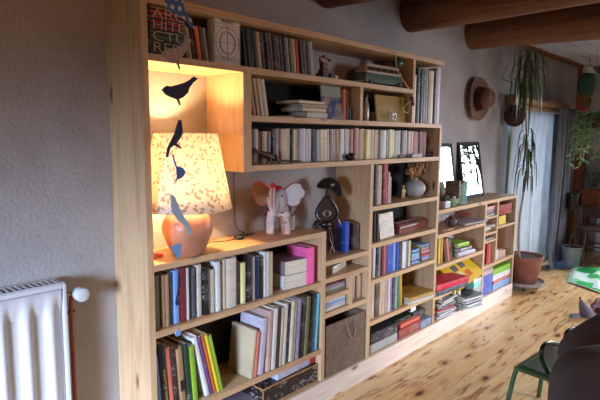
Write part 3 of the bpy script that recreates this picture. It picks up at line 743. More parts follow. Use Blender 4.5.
# camel: body skinned in one piece
def skin(name, verts, edges, rad, mat, parent=None, loc=(0, 0, 0), sub=1, rot=None, **kw):
    me = bpy.data.meshes.new(name); me.from_pydata([Vector(v) for v in verts], edges, []); me.update()
    o = bpy.data.objects.new(name, me); COL.objects.link(o)
    sk = o.modifiers.new('skin', 'SKIN'); sk.use_smooth_shade = True
    for i, r in enumerate(rad):
        d = me.skin_vertices[0].data[i]; d.radius = (r, r) if not isinstance(r, tuple) else r
    me.skin_vertices[0].data[0].use_root = True
    if sub: s_ = o.modifiers.new('smooth', 'SUBSURF'); s_.levels = sub; s_.render_levels = sub
    me.materials.append(mat)
    if parent is not None: o.parent = parent
    o.location = loc
    if rot: o.rotation_euler = rot
    ORG[o.name] = Vector(loc)
    for k, v in kw.items(): o[k] = v
    return o
s = .0038
cv = [(0, 0, 14), (4, 0, 16), (7, 0, 14), (-4, 0, 15), (-7, 0, 14), (-9, 0, 17), (-9.5, 0, 21), (-12, 0, 20.5), (6, 1.3, 8), (6.3, 1.3, 1), (6, -1.3, 8), (6.3, -1.3, 1), (-5.5, 1.3, 8), (-5.3, 1.3, 1), (-5.5, -1.3, 8), (-5.3, -1.3, 1), (0, 0, 18), (8.5, 0, 10)]
ce = [(0, 1), (1, 2), (0, 3), (3, 4), (4, 5), (5, 6), (6, 7), (2, 8), (8, 9), (2, 10), (10, 11), (4, 12), (12, 13), (4, 14), (14, 15), (0, 16), (2, 17)]
cr = [3, 2.8, 2.2, 2.8, 2, 1.4, 1.3, .8, .9, .7, .9, .7, .9, .7, .9, .7, 1.3, .4]
kx = XP(394, .012, 1.65)
skin('camel_figurine', [(x*s*.86, y*s*1.2, z*s*.86) for x, y, z in cv], ce, [r*s*.8 for r in cr], plain((214, 212, 204), .3, .2), loc=(kx, .012, ZB), label='small silvery camel figurine in front of the ochre album', category='figurine')
# third row trinkets
def bowl(name, px, z, r, h, col, lab, y=.028, cat='pot'):
    x = XP(px, y, z+h/2)
    o = thing(name, lab, cat, (x, y, z+.0005))
    MB().lathe([(0, 0), (r*.55, 0), (r*.95, h*.3), (r, h*.5), (r*.8, h*.75), (r*.5, h*.8), (r*.5, h*.7), (0, h*.6)], n=24).build('body', plain(col, .25), o, local=True, smooth=True)
    MB().lathe([(r*.52, h*.8), (r*.45, h*.9), (r*.12, h*.95), (r*.1, h), (0, h*1.02)], n=20).build('lid', plain(col, .25), o, local=True, smooth=True)
bowl('lidded_pot', 350.5, ZC, .032, .046, (26, 20, 22), 'small black lidded pot in front of the long row of paperbacks')
bowl('lidded_pot', 399, ZC, .014, .024, (110, 96, 84), 'tiny grey-brown pot in front of the long row of paperbacks', .03)
o = carton('small_case', (XP(411.5, .02, 1.39), .012, ZC+.0005), (XP(421.5, .02, 1.39), .05, ZC+.024), (150, 150, 150), 'small grey case lying in front of the pink paperbacks', 'box')
o = thing('carved_bird', 'small dark carved bird lying at the right end of the long row', 'figurine', (XP(431, .05, 1.4), .06, ZC))
bxx = XP(431, .05, 1.4)
MB().ell((bxx, .06, ZC+.017), (.036, .015, .016), 16).build('body', RK, o, smooth=True); MB().ell((bxx+.03, .06, ZC+.026), .012, 12).build('head', RK, o, smooth=True); MB().tube([(bxx-.03, .06, ZC+.018), (bxx-.065, .06, ZC+.01)], [.01, .003], 8).build('tail', RK, o, smooth=True)
# dark root-like lizard in front of the row
lx = [(255, 153), (259, 156), (266, 158), (272, 160), (279, 161), (290, 163), (301, 164.5)]
LZ = plain((62, 32, 22), .4)
pts = []
for px, py in lx: p = U(px, py, 'y', .03); pts.append(Vector((p.x, .03, max(ZC+.014, p.z-.003))))
pts[0].z = ZC+.07; pts[1].z = ZC+.06; pts[2].z = ZC+.045; pts[3].z = ZC+.03; pts[4].z = ZC+.016; pts[5].z = ZC+.012; pts[6].z = ZC+.008
o = thing('carved_lizard', 'dark brown carved wooden lizard at the left end of the long row of paperbacks', 'figurine', (pts[2].x, .03, ZC))
MB().tube(bezier(pts, 6), [.004+.013*math.exp(-((i-14)/8.)**2) for i in range(37)], 12).build('body', LZ, o, smooth=True)
MB().ell(pts[0]+Vector((-.003, 0, .002)), (.016, .009, .008), 12).build('head', LZ, o, smooth=True)
for i, dx in ((2, -.02), (3, .02), (2, .012), (3, -.012)):
    a = pts[i]; sg = -1 if dx < 0 else 1
    MB().tube(bezier([a, a+Vector((dx*.8, -.012*sg, .012)), a+Vector((dx*1.4, -.014*sg, -.015)), Vector((a.x+dx*2., .03-.016*sg, ZC+.004))], 5), .0045, 8).build('leg', LZ, o, smooth=True)
# ------------------------------------------------------------------ lamp
ly_ = .072; lx_ = XP(187.5, ly_, 1.1)
o = thing('table_lamp', 'lit table lamp with a clay jar base and cream floral shade in the niche', 'lamp', (lx_, ly_, .991))
t = NT('terracotta_glaze'); t.base(t.ramp(t.noise(t.coord((1, 1, 3)), 6, 4), [(.3, (158, 106, 82)), (.7, (174, 124, 98))])); t.b.inputs['Roughness'].default_value = .38
prof = [(0, 0), (.062, 0), (.066, .004), (.088, .04), (.108, .09), (.114, .125), (.108, .155), (.09, .185), (.055, .205), (.03, .212), (.028, .235), (0, .235)]
MB().lathe([(r*.97, z*.97) for r, z in prof], n=48).build('base', t.m, o, local=True, smooth=True)
t = NT('floral_shade'); v = t.coord((1, 1, 1)); di = t.new('BsdfDiffuse'); tr = t.new('BsdfTranslucent')
sv = t.new('SeparateXYZ', Vector=v); ang = t.math('MULTIPLY', t.math('ARCTAN2', sv.outputs[1], sv.outputs[0]), .16)
pv = t.new('VectorMath', _operation='SCALE', i0=t.new('CombineXYZ', i0=ang, i1=sv.outputs[2]).outputs[0]); pv.inputs['Scale'].default_value = 42.
vo = t.new('TexVoronoi', Vector=pv.outputs[0], Scale=1., Randomness=.9, _voronoi_dimensions='2D')
dv = t.new('VectorMath', _operation='SUBTRACT', i0=pv.outputs[0], i1=vo.outputs['Position']).outputs[0]
ra = t.new('VectorRotate', _rotation_type='Z_AXIS', Vector=dv, Angle=t.math('MULTIPLY', t.new('SeparateColor', Color=vo.outputs['Color']).outputs[0], 6.28)).outputs[0]
rs = t.new('SeparateXYZ', Vector=ra); e1 = t.math('DIVIDE', rs.outputs[0], .5); e2 = t.math('DIVIDE', rs.outputs[1], .23)
inl = t.math('LESS_THAN', t.math('ADD', t.math('MULTIPLY', e1, e1), t.math('MULTIPLY', e2, e2)), 1.)
leaf = t.math('MULTIPLY', inl, t.math('GREATER_THAN', t.noise(v, 15, 2, 1.5), .46))
cc = t.mix(t.math('MULTIPLY', leaf, .7), s2l((244, 238, 228)), s2l((150, 134, 112)))
t.link(cc, di.inputs[0]); t.link(cc, tr.inputs[0]); mx = t.new('MixShader', Fac=.5); t.link(di.outputs[0], mx.inputs[1]); t.link(tr.outputs[0], mx.inputs[2]); t.link(mx.outputs[0], t.n['Material Output'].inputs[0])
SR0, SR1, SZ0, SZ1 = .194, .134, .204, .528
sh = MB(); n = 64
sh.add([(r*cos(2*pi*k/n), r*sin(2*pi*k/n), z) for r, z in ((SR0, SZ0), (SR1, SZ1)) for k in range(n)], [(k, (k+1) % n, n+(k+1) % n, n+k) for k in range(n)])
sh.build('shade', t.m, o, local=True, smooth=True, solid=.0015)
rg = MB()
for r, z in ((SR0, SZ0), (SR1, SZ1)): rg.tube([(r*cos(2*pi*k/48), r*sin(2*pi*k/48), z) for k in range(49)], .0022, 6, caps=False)
for k in range(3): a = 2*pi*k/3; rg.tube([(0, 0, SZ0+.06), (SR0*.96*cos(a), SR0*.96*sin(a), SZ0+.005)], .0015, 6)
rg.build('shade_ring', plain((206, 190, 160), .5), o, local=True)
MB().lathe([(0, .228), (.016, .23), (.016, .28), (0, .28)], n=16).build('socket', WHITEP, o, local=True)
t = NT('glowing_bulb'); t.b.inputs['Base Color'].default_value = (1, 1, 1, 1); t.b.inputs['Emission Color'].default_value = s2l((255, 190, 110)); t.b.inputs['Emission Strength'].default_value = 6
MB().ell((0, 0, .315), (.029, .029, .037), 20).build('bulb', t.m, o, local=True, smooth=True)
def light(name, typ, loc, energy, col, rot=None, **k):
    l = bpy.data.lights.new(name, typ); l.energy = energy; l.color = s2l(col)[:3]
    for a, b in k.items(): setattr(l, a, b)
    ob = bpy.data.objects.new(name, l); COL.objects.link(ob); ob.location = loc
    if rot is not None: ob.rotation_euler = rot
    return ob
light("lamp_bulb_light", "POINT", (lx_, ly_, .991+.38), 44, (255, 208, 150), shadow_soft_size=.03)
cp = [U(214, 243, 'z', .992), U(221, 242, 'z', .992), U(228, 239.5, 'z', .992), U(235, 239.5, 'z', .992)]
cp = [Vector((p.x, p.y, .994)) for p in cp]
sw = Vector((1.66, .17, .9915))
o = thing('floor_switch', 'round black and silver cord switch on the lamp shelf, beside the elephant', 'switch', sw)
MB().lathe([(0, 0), (.025, 0), (.026, .006), (.02, .009), (0, .009)], n=28).build('casing', BLACKP, o, local=True, smooth=True)
MB().lathe([(0, .0092), (.013, .0092), (.012, .0125), (0, .0125)], n=24).build('button', plain((196, 196, 196), .25, .8), o, local=True, smooth=True)
pts = bezier([(lx_+.05, ly_+.06, .9935), (1.42, .19, .9935), (1.5, .2, .9935), (1.57, .17, .9935), (1.636, .17, .9945)], 8)
MB().tube(pts, .0022, 6).build('lamp_cord', plain((44, 34, 30), .6), smooth=True, label='dark lamp cord from the clay lamp to the round switch', cat='cord')
xw = XP(234, .26, 1.3); pts = bezier([(xw, .26, 1.36), (xw, .26, 1.2), (xw+.01, .258, 1.04), (xw+.06, .25, .9935), (1.68, .23, .9935), (1.80, .215, .9935), (1.74, .2, .9935), (1.686, .18, .9945)], 8)
MB().tube(pts, .0022, 6).build('wall_cord', plain((44, 34, 30), .6), smooth=True, label='dark cord running down the wall behind the shade to the switch', cat='cord')
# small red toy tractor by the panel
q = U(158, 257.5, 'z', .992)
o = thing('toy_tractor', 'tiny red toy tractor on the lamp shelf at the left panel', 'toy', (q.x, q.y, .991))
OR = plain((206, 74, 26), .4)
MB().box((-.03, -.008, .01), (.012, .008, .018)).box((-.03, -.007, .018), (-.018, .007, .027)).build('body', OR, o, local=True, bevel=.002)
for dx, r in ((-.022, .007), (.008, .009)):
    for dy in (-.011, .011): MB().lathe([(0, -.003), (r, -.003), (r, .003), (0, .003)], (dx, dy, r), 14, (0, 1, 0)).build('wheel', OR, o, local=True)
# ------------------------------------------------------------------ patchwork elephant
q = Vector((1.905, .13, .9905))
o = thing('elephant_toy', 'patchwork cloth elephant with red-edged ears standing on the lamp shelf', 'toy', q, rot=(0, 0, R(-57))); o.scale = (1.28, 1.28, 1.36)
t = NT('patchwork_cloth'); v = t.coord((1, 1, 1)); ck = t.new('TexVoronoi', Vector=v, Scale=22., _distance='CHEBYCHEV'); br = t.new('SeparateColor', Color=ck.outputs['Color'])
pc = t.ramp(br.outputs[0], [(0, (190, 176, 168)), (.2, (160, 112, 104)), (.3, (200, 196, 194)), (.5, (140, 122, 116)), (.62, (186, 180, 180)), (.85, (176, 140, 128))], 'CONSTANT')
pc = t.mix(t.math('MULTIPLY', t.math('GREATER_THAN', t.noise(v, 160, 2), .55), .4), pc, s2l((140, 80, 74))); t.base(pc); t.b.inputs['Roughness'].default_value = .95; PATCH = t.m
REDC = plain((176, 48, 44), .8); GREYC = plain((176, 172, 176), .9); SADDLE = plain((124, 108, 94), .9, var=.2)
# facing -y locally
MB().ell((0, .035, .105), (.05, .075, .048), 24).build('body', PATCH, o, local=True, smooth=True)
for sx_ in (-1, 1):
    for yy in (-.015, .085):
        MB().tube([(sx_*.024, yy, .09), (sx_*.031, yy, .05), (sx_*.034, yy, .003)], [.021, .0195, .018], 16).build('leg', PATCH, o, local=True, smooth=True)
        MB().lathe([(0, -.0008), (.017, 0), (.018, .006), (.017, .0062)], (sx_*.034, yy, .001), 16).build('foot_trim', REDC, o, local=True, smooth=True)
MB().ell((0, -.05, .14), (.041, .038, .052), 20).build('head', GREYC, o, local=True, smooth=True)
MB().ell((0, -.048, .183), (.026, .03, .012), 16).build('red_cap', REDC, o, local=True, smooth=True)
MB().tube(bezier([(0, -.072, .16), (0, -.09, .135), (0, -.098, .108), (0, -.106, .1), (0, -.114, .115), (0, -.117, .155), (0, -.110, .195)], 6), [.022]*6+[.018]*6+[.013]*8+[.010]*17, 14).build('trunk', GREYC, o, local=True, smooth=True)
MB().tube(bezier([(0, -.1265, .115), (0, -.1275, .155), (0, -.121, .195)], 6), .0025, 6).build('trunk_seam', REDC, o, local=True, smooth=True)
MB().ell((0, -.110, .198), .0125, 12).build('trunk_tip', REDC, o, local=True, smooth=True)
for sx_ in (-1, 1):
    ol = [(-.004, .012), (.016, .03), (.04, .044), (.066, .04), (.072, .026), (.084, .012), (.078, -.008), (.068, -.016), (.06, -.034), (.034, -.046), (.01, -.034)]
    pol = bezier([(sx_*(.03+a), -.04+abs(a)*.12, .16+b) for a, b in ol], 4)
    MB().prism(pol, (0, .008, 0)).build('ear', SADDLE if sx_ < 0 else GREYC, o, local=True, bevel=.003, label='tan ear' if sx_ < 0 else 'grey ear')
    MB().tube([Vector(p)+Vector((0, .004, 0)) for p in pol], .0035, 8).build('ear_piping', REDC if sx_ < 0 else plain((120, 60, 60), .8), o, local=True, smooth=True)
    MB().ell((sx_*.03, -.073, .158), .004, 8).build('eye', BLACKP, o, local=True, smooth=True)
MB().sheet(lambda u, v_: (.056*sin((u-.5)*pi*1.12), -.012+.09*v_, .107+.051*cos((u-.5)*pi*1.12)-.012*(abs(u-.5)*2)**2), 18, 6).build('saddle_cloth', SADDLE, o, local=True, smooth=True, solid=.003)
for k in range(8):
    sx_ = -1 if k < 4 else 1; yy = -.008+.026*(k % 4)
    MB().lathe([(0, -.014), (.004, -.012), (.002, 0), (0, .001)], (sx_*.057, yy, .083), 8).build('tassel', REDC if k % 2 else plain((70, 50, 44), .8), o, local=True)
# ------------------------------------------------------------------ black carved figure
q = Vector((2.295, .13, .8185)); BK = plain((26, 21, 21), .22, var=.2); 
o = thing('carved_figure', 'black carved figure with a crescent headdress and eye mask on the small shelf', 'sculpture', q, rot=(0, 0, R(-30)))
# tall wiry legs, mask, crescent
for a in ((-.035, 0, .17, -.02, -.01), (.03, .01, .17, .055, .0), (.04, -.01, .15, .01, -.03)):
    MB().tube(bezier([(a[0]*.5, a[1], a[2]+.01), (a[0], a[1], a[2]*.5), (a[3], a[4], .005)], 6), .0042, 8).build('leg', BK, o, local=True, smooth=True)
MB().ell((0, 0, .178), (.04, .026, .022), 18, disp=.2).build('body', BK, o, local=True, smooth=True)
tri = bezier([(-.062, 0, .225), (-.066, 0, .255), (-.035, 0, .31), (0, 0, .345), (.035, 0, .31), (.066, 0, .255), (.062, 0, .225), (.03, 0, .195), (-.03, 0, .195), (-.062, 0, .225)], 5)
MB().prism([(p.x, -.012, p.z) for p in tri[:-1]], (0, .024, 0)).build('mask_panel', plain((52, 42, 36), .3), o, local=True, bevel=.004)
MB().tube([(p.x, -.012, p.z) for p in tri], .0085, 8).build('mask_rim', BK, o, local=True, smooth=True)
MB().ell((0, -.014, .243), (.031, .008, .02), 16).build('eye_white', plain((120, 100, 92), .35), o, local=True, smooth=True)
MB().ell((0, -.021, .243), (.013, .005, .014), 14).build('pupil', BK, o, local=True, smooth=True)
MB().tube([(0, 0, .34), (.004, 0, .385)], .008, 10).build('neck', BK, o, local=True, smooth=True)
cr_ = [(-.058, .395), (-.05, .42), (-.02, .445), (.025, .452), (.065, .43), (.088, .39), (.092, .35), (.075, .335), (.058, .352), (.035, .376), (0, .388), (-.03, .388)]
cpz = [(p.x, -.014, p.z) for p in bezier([(a, 0, b) for a, b in cr_]+[(cr_[0][0], 0, cr_[0][1])], 4)[:-1]]
MB().prism(cpz, (0, .03, 0)).build('crescent_headdress', BK, o, local=True, bevel=.008, smooth=True)
MB().ell((.03, -.016, .41), (.012, .006, .009), 10).build('inlay', plain((150, 150, 150), .2, .6), o, local=True, smooth=True)
MB().tube(bezier([(-.04, -.01, .19), (-.07, -.03, .2), (-.085, -.035, .175)], 5), .009, 8).build('arm', BK, o, local=True, smooth=True)
MB().ell((-.087, -.036, .172), .012, 12).build('hand_ball', plain((70, 64, 64), .2), o, local=True, smooth=True)
MB().tube(bezier([(.045, 0, .2), (.07, 0, .205), (.088, 0, .17)], 5), .009, 8).build('arm', BK, o, local=True, smooth=True)
# ------------------------------------------------------------------ first cell of the right section
q = Vector((XP(415, .1, 1.15), .105, 1.0845))
o = thing('round_vase', 'round grey stoneware vase holding dried grass', 'vase', q)
MB().lathe([(0, 0), (.035, 0), (.06, .018), (.078, .05), (.078, .075), (.06, .105), (.03, .12), (.022, .128), (.026, .136), (.02, .136), (.017, .12), (0, .11)], n=36).build('body', plain((152, 148, 144), .5, var=.2, scale=30), o, local=True, smooth=True)
gr = MB(); gm = plain((150, 112, 74), .9, var=.25, scale=40); random.seed(3)
dg = thing('dried_grass', 'bunch of dried beige grass standing in the round vase', 'dried flowers', q+Vector((0, 0, .125))); dg.scale = (1.15, 1, 1.1)
for k in range(16):
    a = random.uniform(-1.25, 1.25); L = random.uniform(.07, .12) if abs(a) < .9 else random.uniform(.1, .14); yy = random.uniform(-.04, .03)
    e = Vector((sin(a)*L*1.05, yy, .01+cos(a)*L*.72)); m = Vector((sin(a)*L*.4, yy*.4, .005+cos(a)*L*.5))
    pts = bezier([(random.uniform(-.008, .008), 0, -.01), m, e], 4)
    st = MB().tube(pts, .0012, 5).build('stem', gm, dg, local=True)
    hd = MB()
    for j in range(14):
        f = random.uniform(.3, 1.05); p = Vector(m).lerp(e, f)
        hd.ell(p+Vector((random.gauss(0, .01), random.gauss(0, .01), random.gauss(0, .01))), (.009, .008, .011), 6)
    hd.build('seed_head', gm, dg, local=True, smooth=True)
q = U(403, 198, 'z', 1.0845)
o = thing('straw_figure', 'small straw figure standing left of the round vase', 'figurine', q); SM = plain((196, 176, 128), .8, var=.25, scale=60)
MB().tube([(0, 0, .035), (0, 0, .055), (0, 0, .068)], [.013, .012, .006], 10).build('body', SM, o, local=True, smooth=True); MB().ell((0, 0, .08), .0105, 12).build('head', SM, o, local=True, smooth=True)
for a in (-1, 1):
    MB().tube([(a*.006, 0, .037), (a*.017, -.002, .002)], [.008, .006], 8).build('leg', SM, o, local=True, smooth=True)
    MB().tube([(a*.01, 0, .064), (a*.021, -.004, .045), (a*.017, -.006, .036)], .005, 8).build('arm', SM, o, local=True, smooth=True)
# face-out cream book and the carved box
leaner('comic_book', 379, 396, 213.5, .8505, .05, 'off-white', 'cream face-out book with thin drawn figures, left of the carved box', 'book', back_=6, yaw=6)
cx0, cx1 = XP(394, .09, .9), XP(427, .09, .9); cxm = (cx0+cx1)/2
o = thing('carved_box', 'long dark red-brown wooden box with carved studs on its lid', 'box', (cxm, .12, .8508), rot=(0, 0, R(3))); o.scale = (1, 1, .85)
CB = wood('red_brown_wood', 'x', (116, 58, 40), (82, 36, 26), (40, 16, 12), .35, False); hx = (cx1-cx0)/2*.96
MB().box((-hx, -.06, 0), (hx, .06, .055)).build('base', CB, o, local=True, bevel=.006)
MB().prism([(-hx-.004, -.064, .056), (-hx-.004, .064, .056), (-hx-.004, .05, .076), (-hx-.004, .025, .083), (-hx-.004, -.025, .083), (-hx-.004, -.05, .076)], (hx*2+.008, 0, 0)).build('lid', CB, o, local=True, bevel=.004)
for k in range(7):
    MB().lathe([(.02, 0), (.016, .005), (.008, .002), (0, .007)], (-hx+.04+k*(2*hx-.08)/6, -.012, .0832), 14).build('stud', plain((160, 130, 120), .4), o, local=True, smooth=True)
# bottom cell of the tall bookcase: games
gb = 'board games at the foot of the tall bookcase'
a0, a1 = XP(371, .01, .17), XP(398, .01, .17)
carton('game_box', (a0, .015, PZ+.001), (a1, .24, PZ+.056), 'pale grey', 'pale grey game box with dark lettering at the bottom beside the basket', group=gb, lid=.8)
carton('game_box', (a0+.002, .013, PZ+.058), (a1-.003, .235, PZ+.13), 'charcoal', 'charcoal game box stacked on the pale grey one beside the basket', group=gb, lid=.8)
b0, b1 = XP(399.5, .01, .17), XP(421, .01, .17)
carton('game_box', (b0, .012, PZ+.001), (b1, .24, PZ+.065), (140, 58, 50), 'red illustrated game box at the bottom, right of the charcoal one', group=gb, lid=.8)
carton('game_box', (b0-.05, .06, PZ+.067), (b1-.06, .24, PZ+.115), (24, 46, 36), 'dark green game box lying on the red one', group=gb, lid=.8)
carton('game_box', (b0+.03, .02, PZ+.067), (b1, .055, PZ+.095), (206, 96, 76), 'narrow orange box lying at the front on the red game box', lid=.8)
o = thing('white_card', 'white folded card sticking out above the green game box', 'card', (XP(413.5, .075, .28), .075, PZ+.116))
MB().box((-.035, 0, 0), (.035, .002, .075)).box((-.035, .0025, 0), (.035, .02, .002)).build('sheet', WHITEP, o, local=True)
c0, c1 = XP(421.5, -.0, .17), XP(436, .0, .17)
carton('game_box', (c0+.005, .005, PZ+.001), (3.388, .2, PZ+.055), (120, 132, 150), 'grey-blue box at the bottom right corner of the tall bookcase', group=gb, lid=.7)
carton('game_box', (c0-.01, .06, PZ+.057), (3.38, .24, PZ+.11), (78, 76, 82), 'dark grey box stacked on the grey-blue one', group=gb, lid=.7)
# bottom cell of the lamp bench
d0, d1 = XP(266, .02, .2), XP(321.5, .02, .2)
o = carton('game_box', (d0-.02, .02, PZ+.001), (2.108, .23, PZ+.105), (30, 24, 26), 'large black box with gold edging on the lowest board, left of the basket', mat=printed((34, 26, 28)), lid=.97)
em = MB(); hw_ = (2.108-d0+.02)/2; E_ = .0035
for zz in (.004, .101):
    em.box((-hw_-.001, -.1065, zz-E_), (hw_+.001, -.104, zz+E_)).box((-hw_-.002, -.106, zz-E_), (-hw_, .105, zz+E_))
for xx in (-hw_, hw_): em.box((xx-E_, -.1065, .008), (xx+E_, -.104, .097))
em.build('gold_edging', plain((164, 122, 66), .5, var=.3, scale=60), o, local=True)
zt = PZ+.1068; e0, e1 = XP(276, .04, .28), XP(315, .04, .28)
o = carton('white_box', (e0, .035, zt), (e1, .2, zt+.042), 'lavender', 'flat white box with a red end lying on the large black box', lid=.9, yaw=2)
hw_ = (e1-e0)/2; MB().box((hw_-.05, -.0835, .003), (hw_+.0008, -.0828, .04)).box((hw_+.0002, -.08, .003), (hw_+.001, .08, .04)).box((hw_-.05, -.083, .0425), (hw_+.0005, .08, .043)).build('red_end', plain((176, 34, 40), .4), o, local=True)
flat(0, PZ+.001, .02, .26, .2, 'off-white', 'patterned cream album lying flat at the far left of the lowest board', None, .14, 8, True, x=1.66)
flat(0, PZ+.0225, .012, .22, .17, 'mauve', 'mauve magazine lying on the patterned cream album', None, .14, 3, x=1.67, name='magazine', cat='magazine')
# wicker basket
k0, k1 = 2.165, 2.54
o = thing('wicker_basket', 'tall square grey-brown woven basket with a rope handle, in the bottom middle cell', 'basket', ((k0+k1)/2, .13, PZ+.001))
t = NT('woven_wicker'); v = t.coord(); sp = t.new('SeparateXYZ', Vector=v)
w1 = t.math('SINE', t.math('MULTIPLY', sp.outputs[2], 520.)); w2 = t.math('SINE', t.math('MULTIPLY', t.math('ADD', sp.outputs[0], sp.outputs[1]), 420.))
hgt = t.math('ADD', t.math('MULTIPLY', w1, w2), t.math('MULTIPLY', t.noise(v, 30, 3), 1.2))
t.base(t.ramp(t.math('MULTIPLY_ADD', hgt, .3, .3), [(.1, (44, 32, 26)), (.55, (120, 96, 78)), (1, (176, 150, 126))])); t.b.inputs['Roughness'].default_value = .8; t.bump(hgt, .5, .004)
hx = (k1-k0)/2; H_ = .305; g = .008
bk = MB().box((-hx, -.125, 0), (hx, .12, .01)).box((-hx, -.125, .01), (hx, -.125+g, H_)).box((-hx, .12-g, .01), (hx, .12, H_)).box((-hx, -.125+g, .01), (-hx+g, .12-g, H_)).box((hx-g, -.125+g, .01), (hx, .12-g, H_))
bk.build('body', t.m, o, local=True, bevel=.002)
rim = MB().tube([(-hx+.004, -.121, H_), (hx-.004, -.121, H_)], .006, 8).tube([(-hx+.004, .116, H_), (hx-.004, .116, H_)], .006, 8).tube([(-hx+.004, -.121, H_), (-hx+.004, .116, H_)], .006, 8).tube([(hx-.004, -.121, H_), (hx-.004, .116, H_)], .006, 8)
rim.build('rim', t.m, o, local=True, smooth=True)
MB().box((-hx+g+.001, -.115, H_-.06), (hx-g-.001, -.114, H_-.004)).build('lining', BLACKP, o, local=True)
hp = bezier([(-.005, -.128, H_-.035), (.0, -.14, H_-.07), (.03, -.142, H_-.125), (.065, -.14, H_-.115), (.07, -.138, H_-.07), (.06, -.128, H_-.03)], 6)
MB().tube(hp, .005, 8).build('rope_handle', plain((128, 102, 82), .8), o, local=True, smooth=True)
# ------------------------------------------------------------------ low bookcase contents
# bare brown gourd teapot, papers, red bundle
q = Vector((XP(451, .1, .84), .1, .7935)); BR = plain((70, 44, 40), .6, var=.3, scale=40)
o = thing('clay_teapot', 'small round dark brown teapot in the top cell of the low bookcase', 'teapot', q)
MB().ell((0, 0, .042), (.05, .048, .042), 22).build('body', BR, o, local=True, smooth=True)
MB().tube(bezier([(.04, -.01, .045), (.065, -.02, .055), (.08, -.025, .08)], 4), [.011]*4+[.008]*5, 10).build('spout', BR, o, local=True, smooth=True)
MB().tube(bezier([(-.045, 0, .06), (-.075, 0, .06), (-.075, 0, .03), (-.045, 0, .025)], 5), .006, 8).build('handle', BR, o, local=True, smooth=True)
MB().lathe([(.02, 0), (.018, .006), (.006, .009), (.008, .018), (0, .02)], (0, 0, .08), 16).build('lid', BR, o, local=True, smooth=True)
o = MB().tube(bezier([(XP(443, .04, .8), .05, .80), (XP(446, .04, .8), .03, .802), (XP(452, .04, .8), .03, .801)], 5), .0055, 8).build('wooden_stick', plain((176, 128, 90), .6), smooth=True, label='short pale wooden stick lying in front of the brown teapot', cat='stick')
def sheets(x, y, z, w, d, n, yaw, lab, tiltx=0, group=None):
    o = thing('paper_stack', lab, 'papers', (x, y, z), group, rot=(0, 0, R(yaw)))
    for k in range(n):
        MB().sheet(lambda u, v: ((u-.5)*w, (v-.5)*d, .001+k*.003+tiltx*u+.006*sin(u*3+k)*v), 8, 5).build('sheet', printed('lavender') if k == n-1 else WHITEP, o, local=True, solid=.001)
    return o
sheets(XP(467, .1, .82), .10, .797, .30, .2, 5, -12, 'pale lavender papers lying loosely beside the brown teapot', .012)
MB().tube(bezier([(XP(456, .12, .87), .14, .85), (XP(461, .12, .87), .14, .878), (XP(466, .12, .87), .14, .87), (XP(471, .12, .87), .13, .845)], 5), .012, 10, sy=.5).build('red_strap', plain((150, 24, 40), .7), smooth=True, label='crumpled red strap lying on the back of the lavender papers', cat='strap', org=(3.95, .14, .84))
# yellow game, red box, dark boxes
o = thing('game_box', 'large flat yellow game box leaning in the bottom left of the low bookcase', 'box', (4.012, .115, .375), rot=(R(36), R(-10), R(-3)))
YM = plain((206, 170, 40), .4, var=.06)
MB().box((-.20, -.13, 0), (.20, .13, .022)).build('tray', YM, o, local=True, bevel=.001); MB().box((-.202, -.132, .0225), (.202, .132, .05)).build('lid', YM, o, local=True, bevel=.002)
for i, (a, b, c_) in enumerate(((-.06, .03, (86, 90, 100)), (.05, .03, (86, 90, 100)), (-.06, -.05, (200, 196, 176)), (.04, -.06, (196, 90, 40)))):
    MB().box((a-.035, b-.03, .0502), (a+.035, b+.03, .0508)).build('printed_picture', printed(c_), o, local=True)
a0, a1 = 3.43, XP(463, .01, .4)
zr = .3235
flat(0, zr, .035, a1-a0-.01, .19, 'slate', 'thick slate blue book lying under the red one in the low bookcase', None, .07, -4, True, x=(a0+a1)/2+.004)
flat(0, zr+.0365, .045, a1-a0-.02, .19, 'red' if 0 else (196, 30, 62), 'thick bright crimson book lying on the slate blue one, beside the yellow box', None, .07, -6, True, x=(a0+a1)/2)
z = PZ+.13
zc = .24
for i, (c, lab) in enumerate((('charcoal', 'charcoal case standing under the slate blue book'), ('yellow', 'narrow yellow case between the dark ones under the slate blue book'), ('navy', 'navy case beside the narrow yellow one'), ('white', 'white case at the right end of the row under the slate book'))):
    x0 = 3.735+i*.04
    carton('disc_case', (x0, .02, .234), (x0+.036, .16, .32), c, lab, 'case', lid=.05)
gb = 'boxes heaped in the bottom of the low bookcase'
def gbx(px0, px1, py0, py1, y0, y1, c, lab, yaw=0, **k):
    xm0, xm1 = XP(px0, y0, .2), XP(px1, y0, .2); z1 = ZP(py0, (xm0+xm1)/2, y0); z0 = ZP(py1, (xm0+xm1)/2, y0)
    return (xm0, xm1, max(PZ, z0), z1)
def stackbox(x0, x1, specs, y0=.02, y1=.22):
    z = PZ+.001
    for h, c, lab in specs:
        carton('toy_box' if h > .04 else 'flat_box', (x0, y0, z), (x1, y1, z+h), c, lab, 'box', group=gb, yaw=random.uniform(-2, 2)); z += h+.0012
X1, X2, X3, X4 = XP(467, 0, .25), XP(483.5, 0, .2), XP(494, 0, .2), XP(508.5, 0, .2)
stackbox(4.085, 4.232, ((.03, 'lavender', 'pale lavender flat box at the very bottom, below the purple one'), (.035, (140, 50, 110), 'purple box in the middle of the heap left of the blue box'), (.05, 'pale grey', 'pale grey box lying on the purple one'), (.04, 'turquoise', 'turquoise box lying third from top, left of the blue box'), (.032, 'white', 'white box lying on the turquoise one')), 0.0, .16)
stackbox(4.285, X3, ((.175, 'blue', 'tall blue box with a red patch, bottom cell of the low bookcase'), (.04, 'pale pink', 'pink and white box lying on the tall blue one'), (.018, 'mauve', 'flat mauve box on top of the pink and white one')), .015, .2)
